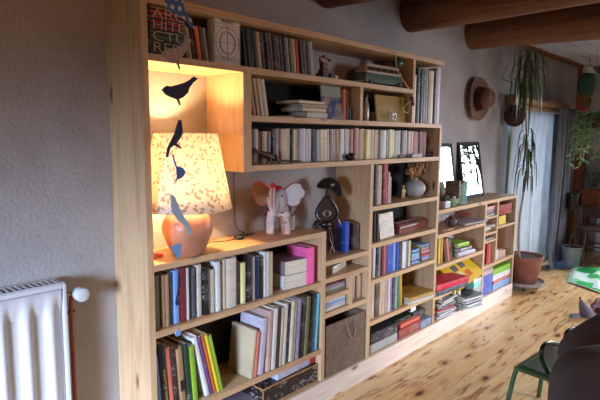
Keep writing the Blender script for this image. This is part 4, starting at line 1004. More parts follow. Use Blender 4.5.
stackbox(X3+.02, 4.915, ((.055, 'light blue', 'light blue box at the bottom right corner of the low bookcase'), (.03, 'salmon', 'flat salmon box on the light blue one'), (.05, 'white', 'white box lying under the lime green one'), (.055, (120, 180, 40), 'lime green box on top of the right-hand heap')), .015, .2)
# cubbies
carton('flat_box', (4.285, .01, .4005), (4.42, .2, .430), (176, 206, 190), 'pale green flat box lying in front below the small upright books', 'box') if False else None
a = XP(500, .02, .45)
carton('flat_box', (4.60, .03, .4008), (4.785, .16, .475), 'pale pink', 'pink and white carton standing at the front of the far cubby', 'box', yaw=-14, lid=.9)
carton('small_box', (4.56, .175, .4008), (4.66, .235, .53), (206, 176, 60), 'yellow box standing behind the pink carton', 'box', lid=.9)
carton('wooden_box', (4.565, .01, .719+.096), (4.86, .14, .719+.182), (150, 52, 40), 'red-brown box on top of the yellow basket in the last cell', 'box', yaw=0, lid=.35)
q = Vector((4.70, .09, .7185))
o = thing('yellow_basket', 'small yellow basket below the red-brown box in the last top cell', 'basket', q); YB_ = plain((206, 180, 66), .6)
MB().box((-.08, -.06, 0), (.08, .06, .006)).box((-.08, -.06, .006), (.08, -.054, .075)).box((-.08, .054, .006), (.08, .06, .075)).box((-.08, -.054, .006), (-.074, .054, .075)).box((.074, -.054, .006), (.08, .054, .075)).build('body', YB_, o, local=True, bevel=.002)
MB().tube([(-.077, -.057, .076), (.077, -.057, .076), (.077, .057, .076), (-.077, .057, .076), (-.077, -.057, .076)], .005, 8).build('rim', YB_, o, local=True, smooth=True)
for i, (dx, c_) in enumerate(((-.04, (60, 90, 60)), (-.005, (90, 120, 90)), (.035, (60, 90, 60)))):
    b = thing('small_bottle', ['dark green', 'pale green', 'last green'][i]+' little bottle standing in the yellow basket', 'bottle', q+Vector((dx, -.02, .0065)))
    MB().lathe([(0, 0), (.014, 0), (.014, .055), (.006, .068), (.006, .08), (0, .08)], n=14).build('body', plain(c_, .2), b, local=True, smooth=True)
    MB().lathe([(.0075, .0805), (.0075, .087), (0, .087)], n=12).build('cap', WHITEP, b, local=True)
sheets(4.38, .1, .83, .2, .18, 6, 3, 'dark printed papers filling the top of the narrow cubbies', .004)
carton('flat_box', (4.29, .02, .853), (4.485, .2, .885), 'mauve', 'flat mauve box on the papers in the topmost narrow cubby', 'box')
carton('flat_box', (4.30, .015, .887), (4.48, .2, .915), (196, 140, 124), 'flat pinkish box topping the narrow cubby pile', 'box')
o = thing('paper_roll', 'cream paper roll lying on the upper narrow cubby shelf', 'paper', (4.38, .05, .70)); 
MB().tube([(4.29, .06, .708), (4.48, .06, .708)], .018, 14).build('roll', plain((206, 200, 190), .7), o, smooth=True)
sheets(4.385, .1, .7275, .19, .18, 7, -3, 'blue-grey magazines in the second narrow cubby', .004)
sheets(4.385, .1, .62, .19, .18, 4, 2, 'grey papers lying in the lowest narrow cubby', .004)
# ------------------------------------------------------------------ top of the low bookcase: mirrors, books, bowl, mug
def mirror(px0, px1, pyt, y0, lab, tilt, w, h, x):
    o = thing('framed_mirror', lab, 'mirror', (x, y0, .9765), group=None, rot=(R(-tilt), 0, 0)); b = .032
    fr = MB().box((-w/2, 0, 0), (w/2, .016, b)).box((-w/2, 0, h-b), (w/2, .016, h)).box((-w/2, 0, b), (-w/2+b, .016, h-b)).box((w/2-b, 0, b), (w/2, .016, h-b))
    fr.build('frame', plain((22, 21, 22), .75), o, local=True, bevel=.002)
    MB().box((-w/2+b, .004, b), (w/2-b, .014, h-b)).build('mirror_glass', MIR, o, local=True)
t = NT('silvered_glass'); t.b.inputs['Base Color'].default_value = (.9, .92, .93, 1); t.b.inputs['Metallic'].default_value = 1; t.b.inputs['Roughness'].default_value = .03; MIR = t.m
mirror(0, 0, 0, .18, 'right framed mirror leaning on the wall, reflecting the bright window', 9, .42, .50, 4.42)
mirror(0, 0, 0, .18, 'left framed mirror leaning on the wall, half hidden by the tall bookcase', 9, .42, .49, 3.88)
zt = .9755
tb = [('brown', .03, .19, 'brown'), ('dark green', .03, .17, 'dark green'), ('green', .032, .18, 'green'), ('teal', .05, .185, 'teal')]
x = XP(459.5, .04, 1.05)
for c, w, h, nme in tb:
    book(w, h, .12, c, (x+w/2, .045, zt), (0, 0, 0), 'thick %s book standing before the right mirror on the low bookcase' % nme, 'thick books before the right mirror', True); x += w+.002
x = XP(453, .06, 1.0)
o = thing('green_bowl', 'green glass bowl of small things between the mug and the thick books', 'bowl', (x+.01, .085, zt))
MB().lathe([(0, 0), (.04, 0), (.06, .025), (.068, .06), (.066, .06), (.057, .026), (.038, .004), (0, .004)], n=28).build('bowl', plain((120, 150, 120), .15), o, local=True, smooth=True)
for i in range(5):
    a = i*1.3; p = thing('pebble', ['white', 'grey', 'pale', 'dark', 'small round'][i]+' trinket lying in the green bowl', 'trinket', (x+.01+.025*cos(a), .085+.025*sin(a), zt+.052))
    MB().ell((0, 0, .008), (.016, .014, .014+.006*(i % 2)), 10).build('trinket_body', plain([(210, 210, 205), (120, 120, 120), (190, 180, 150), (40, 60, 50), (160, 170, 150)][i], .4), p, local=True, smooth=True)
x = XP(445, .05, 1.0)
o = thing('white_mug', 'white square mug with a black lid next to the tall bookcase panel', 'mug', (x, .06, zt))
MB().box((-.038, -.038, 0), (.038, .038, .052)).build('body', plain((190, 188, 192), .3), o, local=True, bevel=.008)
MB().lathe([(.03, .0525), (.028, .06), (.008, .066), (.006, .078), (.012, .088), (0, .094)], n=18).build('lid', BLACKP, o, local=True, smooth=True)
# ------------------------------------------------------------------ radiator
RX0, RX1, RZ0, RZ1, RYF, RYB = -.62, .79, .16, .948, .158, .248
RADM = plain((196, 196, 198), .35, var=.02, name='radiator_enamel')
o = thing('radiator', 'white ribbed panel radiator on the wall, left of the bookcase', 'radiator', ((RX0+RX1)/2, .2, RZ0))
fp = MB(); nr = 16; wv = (RX1-RX0-.03)/nr
def ribz(u, v):
    x = RX0+.015+u*(RX1-RX0-.03); z = RZ0+.012+v*(RZ1-RZ0-.035); ph = (x-RX0-.015)/wv % 1
    e = min(1, max(0, min(v, 1-v)*11-.35)); r = math.exp(-((ph-.5)/.2)**4)
    return (x, RYF+.019*(1-r)*e-.001, z)
fp.sheet(ribz, nr*10, 24)
fp.build('front_panel', RADM, o, smooth=60, solid=.002)
MB().box((RX0+.015, RYB-.012, RZ0+.01), (RX1-.015, RYB, RZ1-.03)).build('rear_panel', RADM, o, bevel=.003)
MB().box((RX0, RYF-.002, RZ0), (RX0+.014, RYB, RZ1-.004)).build('side_cover', RADM, o, bevel=.003); MB().box((RX1-.014, RYF-.002, RZ0), (RX1, RYB, RZ1-.004)).build('side_cover', RADM, o, bevel=.003)
MB().box((RX0+.014, RYF-.002, RZ1-.022), (RX1-.014, RYF+.008, RZ1-.003)).build('top_edge', RADM, o, bevel=.003)
gr_ = MB()
gr_.box((RX0+.005, RYF+.006, RZ1-.006), (RX1-.005, RYF+.014, RZ1)).box((RX0+.005, RYB-.012, RZ1-.006), (RX1-.005, RYB-.002, RZ1))
k = 0
while RX0+.02+k*.021 < RX1-.02:
    x = RX0+.014+k*.021; gr_.box((x, RYF+.014, RZ1-.006), (x+.009, RYB-.012, RZ1)); k += 1
gr_.build('top_grille', RADM, o)
MB().box((RX0+.02, RYF+.026, RZ0+.02), (RX1-.02, RYB-.02, RZ1-.05)).build('inner_fins', plain((36, 36, 38), .7), o)
vx = .845; vz = .888
MB().tube([(RX1-.002, .2, vz), (vx, .2, vz)], .009, 12).build('valve_pipe', plain((170, 160, 150), .3, .8), o, smooth=True)
MB().lathe([(0, 0), (.017, 0), (.019, .006), (.026, .014), (.028, .045), (.026, .056), (.018, .06), (0, .06)], (vx, .195, vz), 28, (0, -1, 0)).build('thermostat_knob', RADM, o, smooth=True, label='round white thermostat knob')
pr = plain((136, 66, 40), .35, .3)
MB().tube([(vx-.012, .215, vz-.01), (vx-.012, .23, vz-.06), (vx-.012, .235, 0.0)], .0085, 12).build('copper_pipe', pr, o, smooth=True)
MB().tube([(RX1-.01, .235, .80), (vx+.004, .235, .80)], .006, 10).build('pipe_bracket', plain((90, 80, 76), .4, .6), o, smooth=True)
# ------------------------------------------------------------------ bird mobile
YM_ = -.6
bm_ = thing('bird_mobile', 'string of blue and grey printed card birds hanging in front of the lamp niche', 'mobile', tuple(U(178, 100, 'y', YM_)))
def card(name, pts, ox, oy, sc, mat, lab=None, dy=0):
    P = [U(ox+a/sc, oy+b/sc, 'y', YM_) for a, b in pts]
    return MB().prism([(p.x, p.y+dy, p.z) for p in P], (.0006, .0022, 0)).build(name, mat, bm_, label=lab)
def dots(name, c, d, sc, thr=.3):
    t = NT(name); sp = t.new('SeparateXYZ', Vector=t.coord((sc, sc, sc)))
    v2 = t.new('CombineXYZ', i0=sp.outputs[0], i1=sp.outputs[2]).outputs[0]
    fx = t.math('SUBTRACT', t.math('FRACT', t.math('ADD', sp.outputs[0], t.math('MULTIPLY', t.math('FLOOR', sp.outputs[2]), .5))), .5); fz = t.math('SUBTRACT', t.math('FRACT', sp.outputs[2]), .5)
    dd = t.math('SQRT', t.math('ADD', t.math('MULTIPLY', fx, fx), t.math('MULTIPLY', fz, fz)))
    t.base(t.mix(t.math('LESS_THAN', dd, thr), s2l(c), s2l(d))); t.b.inputs['Roughness'].default_value = .6; return t.m
POLKA = dots('polka_dot_card', (62, 112, 186), (206, 218, 230), 44, .27); POLKS = dots('small_dot_card', (66, 122, 222), (150, 190, 240), 120, .2)
GREYB = plain((172, 160, 166), .7, var=.3, scale=120); NAVYB = plain((46, 56, 100), .6, var=.2); LBLUE = plain((190, 224, 255), .6, var=.06); MBLUE = plain((140, 192, 255), .6, var=.06)
card('bird', [(235, -60), (400, -70), (450, 90), (520, 200), (545, 285), (500, 260), (440, 190), (370, 150), (300, 110), (255, 50)], 140, 0, 10, POLKA, 'blue polka-dot bird')
card('bird', [(110, 290), (125, 275), (150, 265), (190, 255), (225, 240), (240, 212), (262, 205), (278, 212), (265, 235), (255, 260), (235, 290), (215, 315), (208, 332), (216, 366), (210, 372), (196, 338), (175, 338), (150, 332), (128, 312)], 140, 0, 5.34, GREYB, 'grey patterned bird')
card('bird', [(62, 270), (72, 255), (90, 243), (110, 248), (150, 238), (190, 225), (215, 210), (235, 193), (240, 200), (258, 205), (230, 228), (226, 238), (214, 250), (205, 280), (180, 305), (156, 316), (165, 346), (158, 350), (142, 317), (110, 305), (80, 290), (70, 275)], 150, 40, 5.34, NAVYB, 'navy bird in profile')
card('bird', [(205, 0), (222, 0), (227, 40), (228, 70), (215, 100), (196, 125), (206, 133), (225, 150), (218, 155), (196, 142), (182, 136), (162, 152), (152, 200), (138, 198), (146, 150), (150, 140), (165, 110), (185, 70), (198, 25)], 140, 120, 5.34, NAVYB, 'navy bird head up')
card('bird', [(170, 185), (178, 186), (198, 248), (210, 248), (230, 255), (243, 275), (235, 300), (212, 315), (200, 316), (190, 335), (186, 333), (196, 308), (193, 260)], 140, 120, 5.34, POLKS, 'small dotted blue bird')
card('bird', [(158, 25), (172, 24), (185, 35), (196, 60), (205, 80), (235, 140), (265, 185), (278, 235), (262, 240), (245, 200), (200, 160), (175, 120), (165, 90), (165, 60), (170, 45)], 140, 190, 5.34, LBLUE, 'light blue bird')
card('bird', [(160, 303), (178, 300), (196, 288), (225, 290), (222, 325), (212, 372), (207, 374), (180, 335)], 140, 190, 5.34, MBLUE, 'mid blue bird tail')
card('bird', [(202, 178), (210, 178), (222, 210), (215, 260), (203, 310), (210, 345), (196, 352), (188, 340), (195, 300), (202, 260), (204, 215)], 140, 240, 5.34, plain((50, 66, 110), .6), 'slim slate blue bird')
c_ = U(178.5, 333, 'y', YM_); MB().lathe([(0, 0), (.0095, 0), (.0095, .003), (0, .003)], c_, 20, (0, 1, 0)).build('weight_disc', MBLUE, bm_)
ST = plain((120, 130, 150), .6); kp = [(170, -6), (176, 38), (171, 58), (180, 80), (179, 104), (181, 118), (174, 158), (176, 196), (174, 240), (178, 262), (178, 275), (177, 305), (178.5, 331)]
MB().tube([U(a, b, 'y', YM_+.0012) for a, b in kp], .00035, 5).build('string', ST, bm_)
MB().tube([U(170, -6, 'y', YM_), Vector((U(170, -6, 'y', YM_).x, YM_, 2.62))], .0006, 5).build('string', ST, bm_)
# ------------------------------------------------------------------ hats on the wall
HB, HR = plain((112, 80, 62), .8, var=.12, scale=30), plain((66, 26, 26), .7)
hc = Vector((4.485, D-.03, 1.852))
o = thing('felt_hat', 'brown felt hat with a dark red band hung on the wall below the log beam', 'hat', hc, rot=(R(90), 0, R(-5)))
# local z points away from the wall
n = 48; hb_ = MB(); prof = [(.102, .012), (.13, .008), (.16, .006), (.186, .012), (.192, .02), (.186, .018), (.16, .011), (.13, .013), (.102, .018)]
hb_.add([(r*.93*cos(2*pi*k/n), r*1.0*sin(2*pi*k/n), z+(.022 if r > .15 else .01)*abs(cos(2*pi*k/n))**2*(r/.19)) for r, z in prof for k in range(n)], [(i*n+k, i*n+(k+1) % n, (i+1)*n+(k+1) % n, (i+1)*n+k) for i in range(len(prof)-1) for k in range(n)])
hb_.build('brim', HB, o, local=True, smooth=70)
cr = MB(); cp_ = [(.104, .012), (.100, .04), (.093, .09), (.082, .135), (.064, .158), (.04, .164), (.0, .155)]
cr.add([(r*.84*cos(2*pi*k/n), r*sin(2*pi*k/n), z-(.03*math.exp(-(cos(2*pi*k/n)*r/.03)**2) if z > .14 else 0)) for r, z in cp_ for k in range(n)], [(i*n+k, i*n+(k+1) % n, (i+1)*n+(k+1) % n, (i+1)*n+k) for i in range(len(cp_)-1) for k in range(n)])
cr.build('crown', HB, o, local=True, smooth=70)
bd = MB(); bp = [(.1065, .014), (.1075, .016), (.0985, .088), (.096, .088)]
bd.add([(r*.84*cos(2*pi*k/n), r*sin(2*pi*k/n), z) for r, z in bp for k in range(n)], [(i*n+k, i*n+(k+1) % n, (i+1)*n+(k+1) % n, (i+1)*n+k) for i in range(len(bp)-1) for k in range(n)])
bd.build('hat_band', HR, o, local=True, smooth=70)
MB().tube([(-.02, .05, .04), (-.035, .085, .02)], .004, 8).build('hook', plain((60, 50, 46), .4, .7), o, local=True)
hc = U(514, 116, 'y', .16)
o = thing('straw_hat', 'small dark straw hat hanging at the left end of the lintel', 'hat', hc, rot=(R(90), 0, R(-48)))
SH = plain((66, 46, 42), .85, var=.35, scale=90)
MB().lathe([(.0, .075), (.03, .073), (.056, .06), (.064, .03), (.068, .012), (.085, .004), (.103, .0), (.106, .012), (.098, .02), (.082, .012), (.072, .02), (.07, .035), (.06, .066), (.03, .08), (0, .082)], n=40).build('crown_and_brim', SH, o, local=True, smooth=True)
MB().lathe([(.0685, .02), (.072, .02), (.069, .036), (.066, .036)], n=40).build('hat_band', plain((36, 26, 28), .7), o, local=True, smooth=True)
MB().ell((0, 0, .084), (.018, .018, .004), 14).build('centre_knot', plain((96, 70, 60), .8), o, local=True, smooth=True)
# lintel and curtains
o = thing('wooden_lintel', 'round peeled wooden beam over the curtained window recess', 'beam', (6.1, .2, 1.82))
lp = [(5.2+.15*k, .20+.006*sin(k*1.3), 1.895+.006*sin(k*.9)) for k in range(13)]
MB().tube(lp, [.043+.004*sin(k) for k in range(13)], 16).build('upper_pole', BRANCH, o, smooth=50)
MB().tube([(x, y+.02, z-.07) for x, y, z in lp], [.03+.003*cos(k) for k in range(13)], 14).build('lower_pole', BRANCH, o, smooth=50)
def cloth(name, tint, trans):
    t = NT(name); di = t.new('BsdfDiffuse'); tr = t.new('BsdfTranslucent'); n_ = t.noise(t.coord((3, 3, 1)), 6, 3)
    c = t.ramp(n_, [(.3, tuple(int(x*.92) for x in tint)), (.7, tint)])
    t.link(c, di.inputs[0]); t.link(c, tr.inputs[0]); mx = t.new('MixShader', Fac=trans); t.link(di.outputs[0], mx.inputs[1]); t.link(tr.outputs[0], mx.inputs[2]); t.link(mx.outputs[0], t.n['Material Output'].inputs[0]); return t.m
def curt(x0, x1, y, z0, z1, folds, amp, spread=0., toe=0., sweep=0.):
    def f(u, v):
        x = x0+u*(x1-x0); ph = u*folds*2*pi; k = .35+.65*(1-v)
        xx = x + spread*(1-v)**2*(u-.5) - sweep*(1-v)**2.2 + .02*sin(ph*1.7+v*2)
        yy = y + amp*k*sin(ph+.6*sin(v*3)) - toe*max(0, .12-v)*8*(.6+.4*sin(ph))
        return (xx, yy, z0+(z1-z0)*v+(.012*abs(sin(ph)) if v < .03 else 0))
    return f
o = thing('pale_curtain', 'pale blue-grey translucent curtain filling the window recess behind the tall plant', 'curtain', (5.85, .17, .02))
MB().sheet(curt(5.20, 6.50, .19, .02, 1.80, 5, .018), 90, 24).build('fabric', cloth('pale_curtain_cloth', (214, 220, 222), .5), o, smooth=True, solid=.002)
o = thing('dark_curtain', 'slate blue-grey curtain bunched right of the pale one, pooling on the floor', 'curtain', (6.68, .1, .006))
MB().sheet(curt(6.36, 7.0, .085, .008, 1.86, 6, .035, -.10, .12, .26), 110, 36).build('fabric', cloth('slate_curtain_cloth', (128, 132, 144), .15), o, smooth=True, solid=.003)
MB().sheet(lambda u, v: (6.28+.42*u+.05*sin(v*6), -.10+.2*v+.03*sin(u*9), .012+.05*sin(pi*u)*sin(pi*v)*(1+.5*sin(u*14+v*8))), 26, 14).build('pooled_hem', cloth('pooled_cloth', (116, 134, 166), .1), o, smooth=True, solid=.003)
# ------------------------------------------------------------------ tall dracaena
q = Vector((5.245, -.0, 0))
tr_ = thing('wheeled_plant_stand', 'round grey plant trolley on castors beside the low bookcase', 'plant stand', q)
GS = plain((150, 140, 136), .4, .2)
MB().lathe([(0, .052), (.182, .052), (.196, .06), (.2, .092), (.194, .094), (.186, .072), (0, .068)], n=40).build('tray', GS, tr_, local=True, smooth=True)
for k in range(4):
    a = R(25+90*k); c = Vector((.125*cos(a), .125*sin(a), 0))
    MB().lathe([(0, -.009), (.018, -.009), (.02, 0), (.018, .009), (0, .009)], c+Vector((0, 0, .0202)), 16, (cos(a+1), sin(a+1), 0)).tube([c+Vector((0, 0, .025)), c+Vector((0, 0, .0515))], .007, 8).build('castor', plain((90, 84, 80), .3, .5), tr_, local=True, smooth=True)
pt = thing('potted_dracaena', 'tall thin-stemmed dracaena in a terracotta pot, drooping leaves near the ceiling', 'plant', q+Vector((0, 0, .0735)))
t = NT('terracotta_pot'); t.base(t.ramp(t.noise(t.coord(), 9, 5), [(.3, (112, 62, 48)), (.7, (142, 84, 66))])); t.b.inputs['Roughness'].default_value = .6
MB().lathe([(0, 0), (.12, 0), (.128, .01), (.165, .225), (.176, .23), (.18, .27), (.17, .274), (.162, .25), (0, .245)], n=44).build('pot', t.m, pt, local=True, smooth=True)
MB().ell((0, 0, .246), (.158, .158, .012), 24, disp=.25).build('soil', plain((52, 40, 34), .95, bump=.5), pt, local=True, smooth=True)
yq = .0
sp_ = [(525, 262), (524, 240), (523.5, 220), (524.5, 198), (526, 175), (525, 150), (522.5, 120), (521.5, 90), (522, 60)]
stem = [Vector((XP(a, yq, 1.2), yq+.01*sin(i), ZP(b, 5.245, yq)))-(q+Vector((0, 0, .0735))) for i, (a, b) in enumerate(sp_)]
stem[0].z = .235; stem[-1].z += .05
MB().tube(bezier(stem, 6), [.013-.007*i/48 for i in range(49)], 10).build('stem', plain((150, 132, 110), .8, var=.25, scale=50), pt, local=True, smooth=True)
LEAF = plain((58, 84, 44), .45, var=.35, scale=9); random.seed(11)
def leaf(base, az, L, up, w=.011, droop=1.):
    dx, dy = cos(az), sin(az); P = [Vector(base)]; e0 = up
    for i in range(12):
        s_ = (i+.5)/12; e = R(e0-(e0+86)*min(1, s_*droop)**.85)
        P.append(P[-1]+Vector((dx*cos(e), dy*cos(e), sin(e)))*L/12)
    for p in P: p.y = min(p.y, .20 if p.z > 1.98 else .085 if p.z > 1.1 else p.y); p.z = min(p.z, 2.395-.0735)
    vs = []; sd = Vector((-dy, dx, 0))
    for i, p in enumerate(P):
        ww = w*(sin(pi*min(.98, .12+i/12*.88))**.6); vs += [p-sd*ww, p-Vector((0, 0, ww*.35)), p+sd*ww]
    return vs, [(i*3+j, i*3+j+1, i*3+j+4, i*3+j+3) for i in range(12) for j in (0, 1)]
top = stem[-1]
for k in range(60):
    b_ = top+Vector((0, 0, -.010*k*.5-.03)); az = k*2.4+random.uniform(-.3, .3)
    L = random.uniform(.26, .52) if k % 6 else random.uniform(.5, .7); up = max(20, 86-.9*k)
    m = MB(); m.add(*leaf(b_, az, L, up, random.uniform(.006, .010), random.uniform(1.15, 3.2))); m.build('leaf', LEAF, pt, local=True, smooth=True)
low = stem[-4]
for k in range(30):
    b_ = low+Vector((0, 0, -.016*k+.20)); m = MB(); m.add(*leaf(b_, k*2.4, random.uniform(.22, .42), 40, .009, 2.6)); m.build('leaf', LEAF, pt, local=True, smooth=True)
# ------------------------------------------------------------------ far corner: table, planter, hanging things, chair, bucket
o = thing('side_table', 'dark brown wooden table in the far corner behind the bentwood chair', 'table', (7.4, -.5, 0))
TX0, TX1, TY0, TY1, TZ = 7.13, 7.70, -1.1, .11, .635
MB().box((TX0, TY0, TZ), (TX1, TY1, TZ+.03)).build('tabletop', TABLEW, o, bevel=.004)
MB().box((TX0+.04, TY0+.03, TZ-.11), (TX1-.04, TY0+.055, TZ-.001)).box((TX0+.04, TY0+.056, TZ-.11), (TX0+.065, TY1-.056, TZ-.001)).box((TX0+.04, TY1-.055, TZ-.11), (TX1-.04, TY1-.03, TZ-.001)).build('apron', TABLEW, o)
for x in (TX0+.07, TX1-.11):
    for y in (TY0+.06, TY1-.10): MB().box((x, y, 0), (x+.05, y+.05, TZ-.001)).build('leg', TABLEW, o, bevel=.003)
o = thing('white_wall_panel', 'white panel added for the lit wall under the far table', 'board', (7.76, -.3, .001), rot=(0, R(-1), 0))
MB().box((0, -.34, 0), (.02, .25, .56)).build('board', plain((226, 228, 232), .7), o, local=True, bevel=.003)  # added panel for the white wall; light falling there is put in its white
TCX = plain((150, 76, 48), .7, var=.2)
for px, y, r, h, lab in ((592, -.06, .155, .19, 'large terracotta pot of leafy plants on the far table'),):
    z = TZ+.0305; x = XP(px, y, z+.1)
    o = thing('potted_ivy', lab, 'plant', (x, y, z))
    MB().lathe([(0, 0), (r*.7, 0), (r*.95, h*.85), (r*1.05, h*.87), (r*1.05, h), (r*.92, h), (r*.9, h*.9), (0, h*.88)], n=32).build('pot', TCX, o, local=True, smooth=True)
    fm = plain((50, 84, 46), .5, var=.4, scale=20)
    for k in range(11):
        a = random.uniform(0, 6.28); L = random.uniform(.15, .5); e = Vector((cos(a)*.17, sin(a)*.14, h+L)); st = bezier([(0, 0, h*.9), (cos(a)*.08, sin(a)*.08, h+L*.5), e], 5)
        b_ = MB().tube(st, .003, 5)
        for j in range(16):
            p = st[random.randrange(3, len(st))]; az = random.uniform(0, 6.28); s_ = random.uniform(.018, .034); dz = random.uniform(-.6, .3)
            d = Vector((cos(az), sin(az), dz)).normalized()*s_; n_ = Vector((-sin(az), cos(az), 0))*s_*.5
            b_.add([p, p+d*.9+n_, p+d*2, p+d*.9-n_], [(0, 1, 2, 3)])
        b_.build('foliage', fm, o, local=True)
x = XP(572, .0, .85)
o = thing('dark_canister', 'dark brown metal canister standing at the left end of the far table', 'canister', (x+.03, .0, TZ+.0305))
DC = plain((44, 34, 34), .4, .2); MB().lathe([(0, 0), (.06, 0), (.062, .004), (.062, .17), (0, .17)], n=28).build('body', DC, o, local=True, smooth=True)
MB().lathe([(.0635, .1705), (.0635, .192), (.05, .197), (0, .197)], n=28).build('lid', plain((24, 22, 24), .4), o, local=True, smooth=True)
# hanging perch with a green plush parrot and trailing plant
GP = plain((42, 84, 54), .8, var=.15); x = XP(587, -.02, 2.); q = Vector((x-.1, -.08, ZP(97, x-.1, -.08)))
q.x = XP(587, -.08, q.z)
o = thing('toy_parrot', 'green stuffed parrot with a red tail on a perch below the ceiling net', 'toy', q); o.scale = (1.85, 1.5, 1.45)
MB().ell((0, 0, .105), (.062, .055, .098), 22).build('body', GP, o, local=True, smooth=True)
MB().ell((0, -.005, .205), (.052, .048, .045), 20).build('head', plain((196, 184, 156), .8), o, local=True, smooth=True)
MB().tube(bezier([(-.01, -.04, .21), (-.02, -.075, .2), (-.02, -.078, .17)], 4), [.018]*4+[.014]*4+[.004], 10).build('beak', plain((60, 44, 36), .4), o, local=True, smooth=True)
for a in (-1, 1):
    MB().ell((a*.062, .01, .09), (.018, .045, .085), 14).build('wing', plain((30, 66, 44), .8), o, local=True, smooth=True)
    MB().ell((a*.03, -.042, .215), .007, 8).build('eye', BLACKP, o, local=True)
    MB().tube([(a*.025, 0, .015), (a*.025, -.012, .0)], .008, 8).build('foot', plain((120, 110, 90), .6), o, local=True)
MB().prism([(-.036, .01, -.012), (.036, .01, -.012), (.03, .02, -.19), (-.028, .02, -.19)], (0, .018, 0)).build('tail', plain((156, 26, 30), .8), o, local=True, bevel=.006)
o = thing('hanging_perch', 'wooden ring perch with cords that carries the green stuffed parrot', 'perch', q+Vector((0, 0, -.02))); o.scale = (1.15, 1.15, 1)
MB().tube([(-.13, -.002, .008), (.13, -.002, .008)], .009, 10).build('bar', plain((120, 116, 76), .7), o, local=True, smooth=True)
for a in (-1, 1): MB().tube([(a*.12, -.002, .017), (a*.1, 0, .12), (0, 0, 2.46-q.z)], .003, 6).build('cord', plain((150, 130, 100), .8), o, local=True)
for a in (-1, 1): MB().tube(bezier([(a*.125, 0, 0), (a*.12, 0, -.05), (a*.08, 0, -.09), (a*.045, 0, -.1)], 5), [.012]*16, 8).build('lower_scroll', GP, o, local=True, smooth=True)
px = XP(591, -.36, 1.55); q = Vector((px, -.36, ZP(128, px, -.36)))
o = thing('hanging_plant', 'pale green trailing plant hanging under the parrot in the far corner', 'plant', q); o.scale = (1.25, 1.25, 1)
MB().lathe([(0, -.01), (.05, 0), (.075, .06), (.08, .09), (.07, .09), (0, .07)], n=24).build('pot', plain((92, 70, 50), .7), o, local=True, smooth=True)
for k in range(3): a = k*2.1; MB().tube([(.075*cos(a), .075*sin(a), .09), (0, 0, .3), (0, 0, .32)], .002, 5).build('hanger', plain((150, 130, 100), .8), o, local=True)
MB().tube([(0, 0, .32), (0, 0, 2.455-q.z)], .002, 5).build('hanger', plain((150, 130, 100), .8), o, local=True)
fm2 = plain((140, 170, 118), .5, var=.35, scale=20)
for k in range(30):
    a = random.uniform(0, 6.28); L = random.uniform(.12, .5); r = random.uniform(.09, .2); st = bezier([(0, 0, .08), (cos(a)*r*.7, sin(a)*r*.7, .13), (cos(a)*r, sin(a)*r, .08-L)], 6)
    b_ = MB().tube(st, .0025, 5)
    for j in range(30):
        p = st[random.randrange(2, len(st))]; az = random.uniform(0, 6.28); s_ = random.uniform(.022, .042)
        d = Vector((cos(az), sin(az), random.uniform(-1.2, .4))).normalized()*s_; n_ = Vector((-sin(az), cos(az), 0))*s_*.55
        b_.add([p, p+d*.9+n_, p+d*2, p+d*.9-n_], [(0, 1, 2, 3)])
    b_.build('trailing_stem', fm2, o, local=True)
# bentwood chair
BW = plain((88, 62, 46), .35, var=.2, scale=20, name='bentwood')
cx, cy = 6.80, -.27
o = thing('bentwood_chair', 'dark bentwood chair with a double hoop back at the right edge', 'chair', (cx, cy, 0), rot=(0, 0, R(-60)))
sr = .2
MB().lathe([(0, .432), (.17, .432), (.2, .436), (.205, .45), (.2, .462), (0, .458)], n=40).build('seat', plain((58, 40, 32), .35), o, local=True, smooth=True)
for a in (35, 145): 
    c, s_ = cos(R(a)), sin(R(a)); MB().tube([(-.17*c, -.17*s_, .433), (-.19*c, -.19*s_, .2), (-.215*c, -.215*s_, 0.0)], [.016, .014, .011], 12).build('leg', BW, o, local=True, smooth=True)
hoop = bezier([(-.19, .22, .0), (-.18, .19, .45), (-.185, .215, .70), (-.13, .24, .86), (0, .25, .905), (.13, .24, .86), (.185, .215, .70), (.18, .19, .45), (.19, .22, .0)], 8)
MB().tube(hoop, .0135, 12).build('outer_hoop', BW, o, local=True, smooth=True)
MB().tube(bezier([(-.11, .185, .46), (-.12, .21, .66), (-.075, .228, .79), (0, .236, .825), (.075, .228, .79), (.12, .21, .66), (.11, .185, .46)], 8), .010, 12).build('inner_hoop', BW, o, local=True, smooth=True)
MB().tube([(.152*cos(2*pi*k/32), .152*sin(2*pi*k/32), .25) for k in range(33)], .009, 8, caps=False).build('leg_ring', BW, o, local=True, smooth=True)
# enamel bucket
q = Vector((6.6, -.12, 0)); q.x = XP(571.5, -.09, .15); q.y = -.09
o = thing('enamel_bucket', 'grey metal bucket with a wire handle on the floor by the dark curtain', 'bucket', q)
MB().lathe([(0, .001), (.085, .001), (.09, .006), (.115, .242), (.121, .248), (.115, .252), (.108, .242), (.084, .012), (0, .01)], n=36).build('body', plain((150, 152, 156), .4, .1, var=.2), o, local=True, smooth=True)
MB().tube([(.118*cos(R(a)), 0, .24+.15*sin(R(a))) for a in range(0, 181, 10)], .0035, 8).build('wire_handle', plain((140, 140, 140), .3, .8), o, local=True, smooth=True)
MB().ell((0, 0, .225), (.1, .1, .03), 18, disp=.35).build('cloth_inside', plain((60, 62, 70), .9), o, local=True, smooth=True)
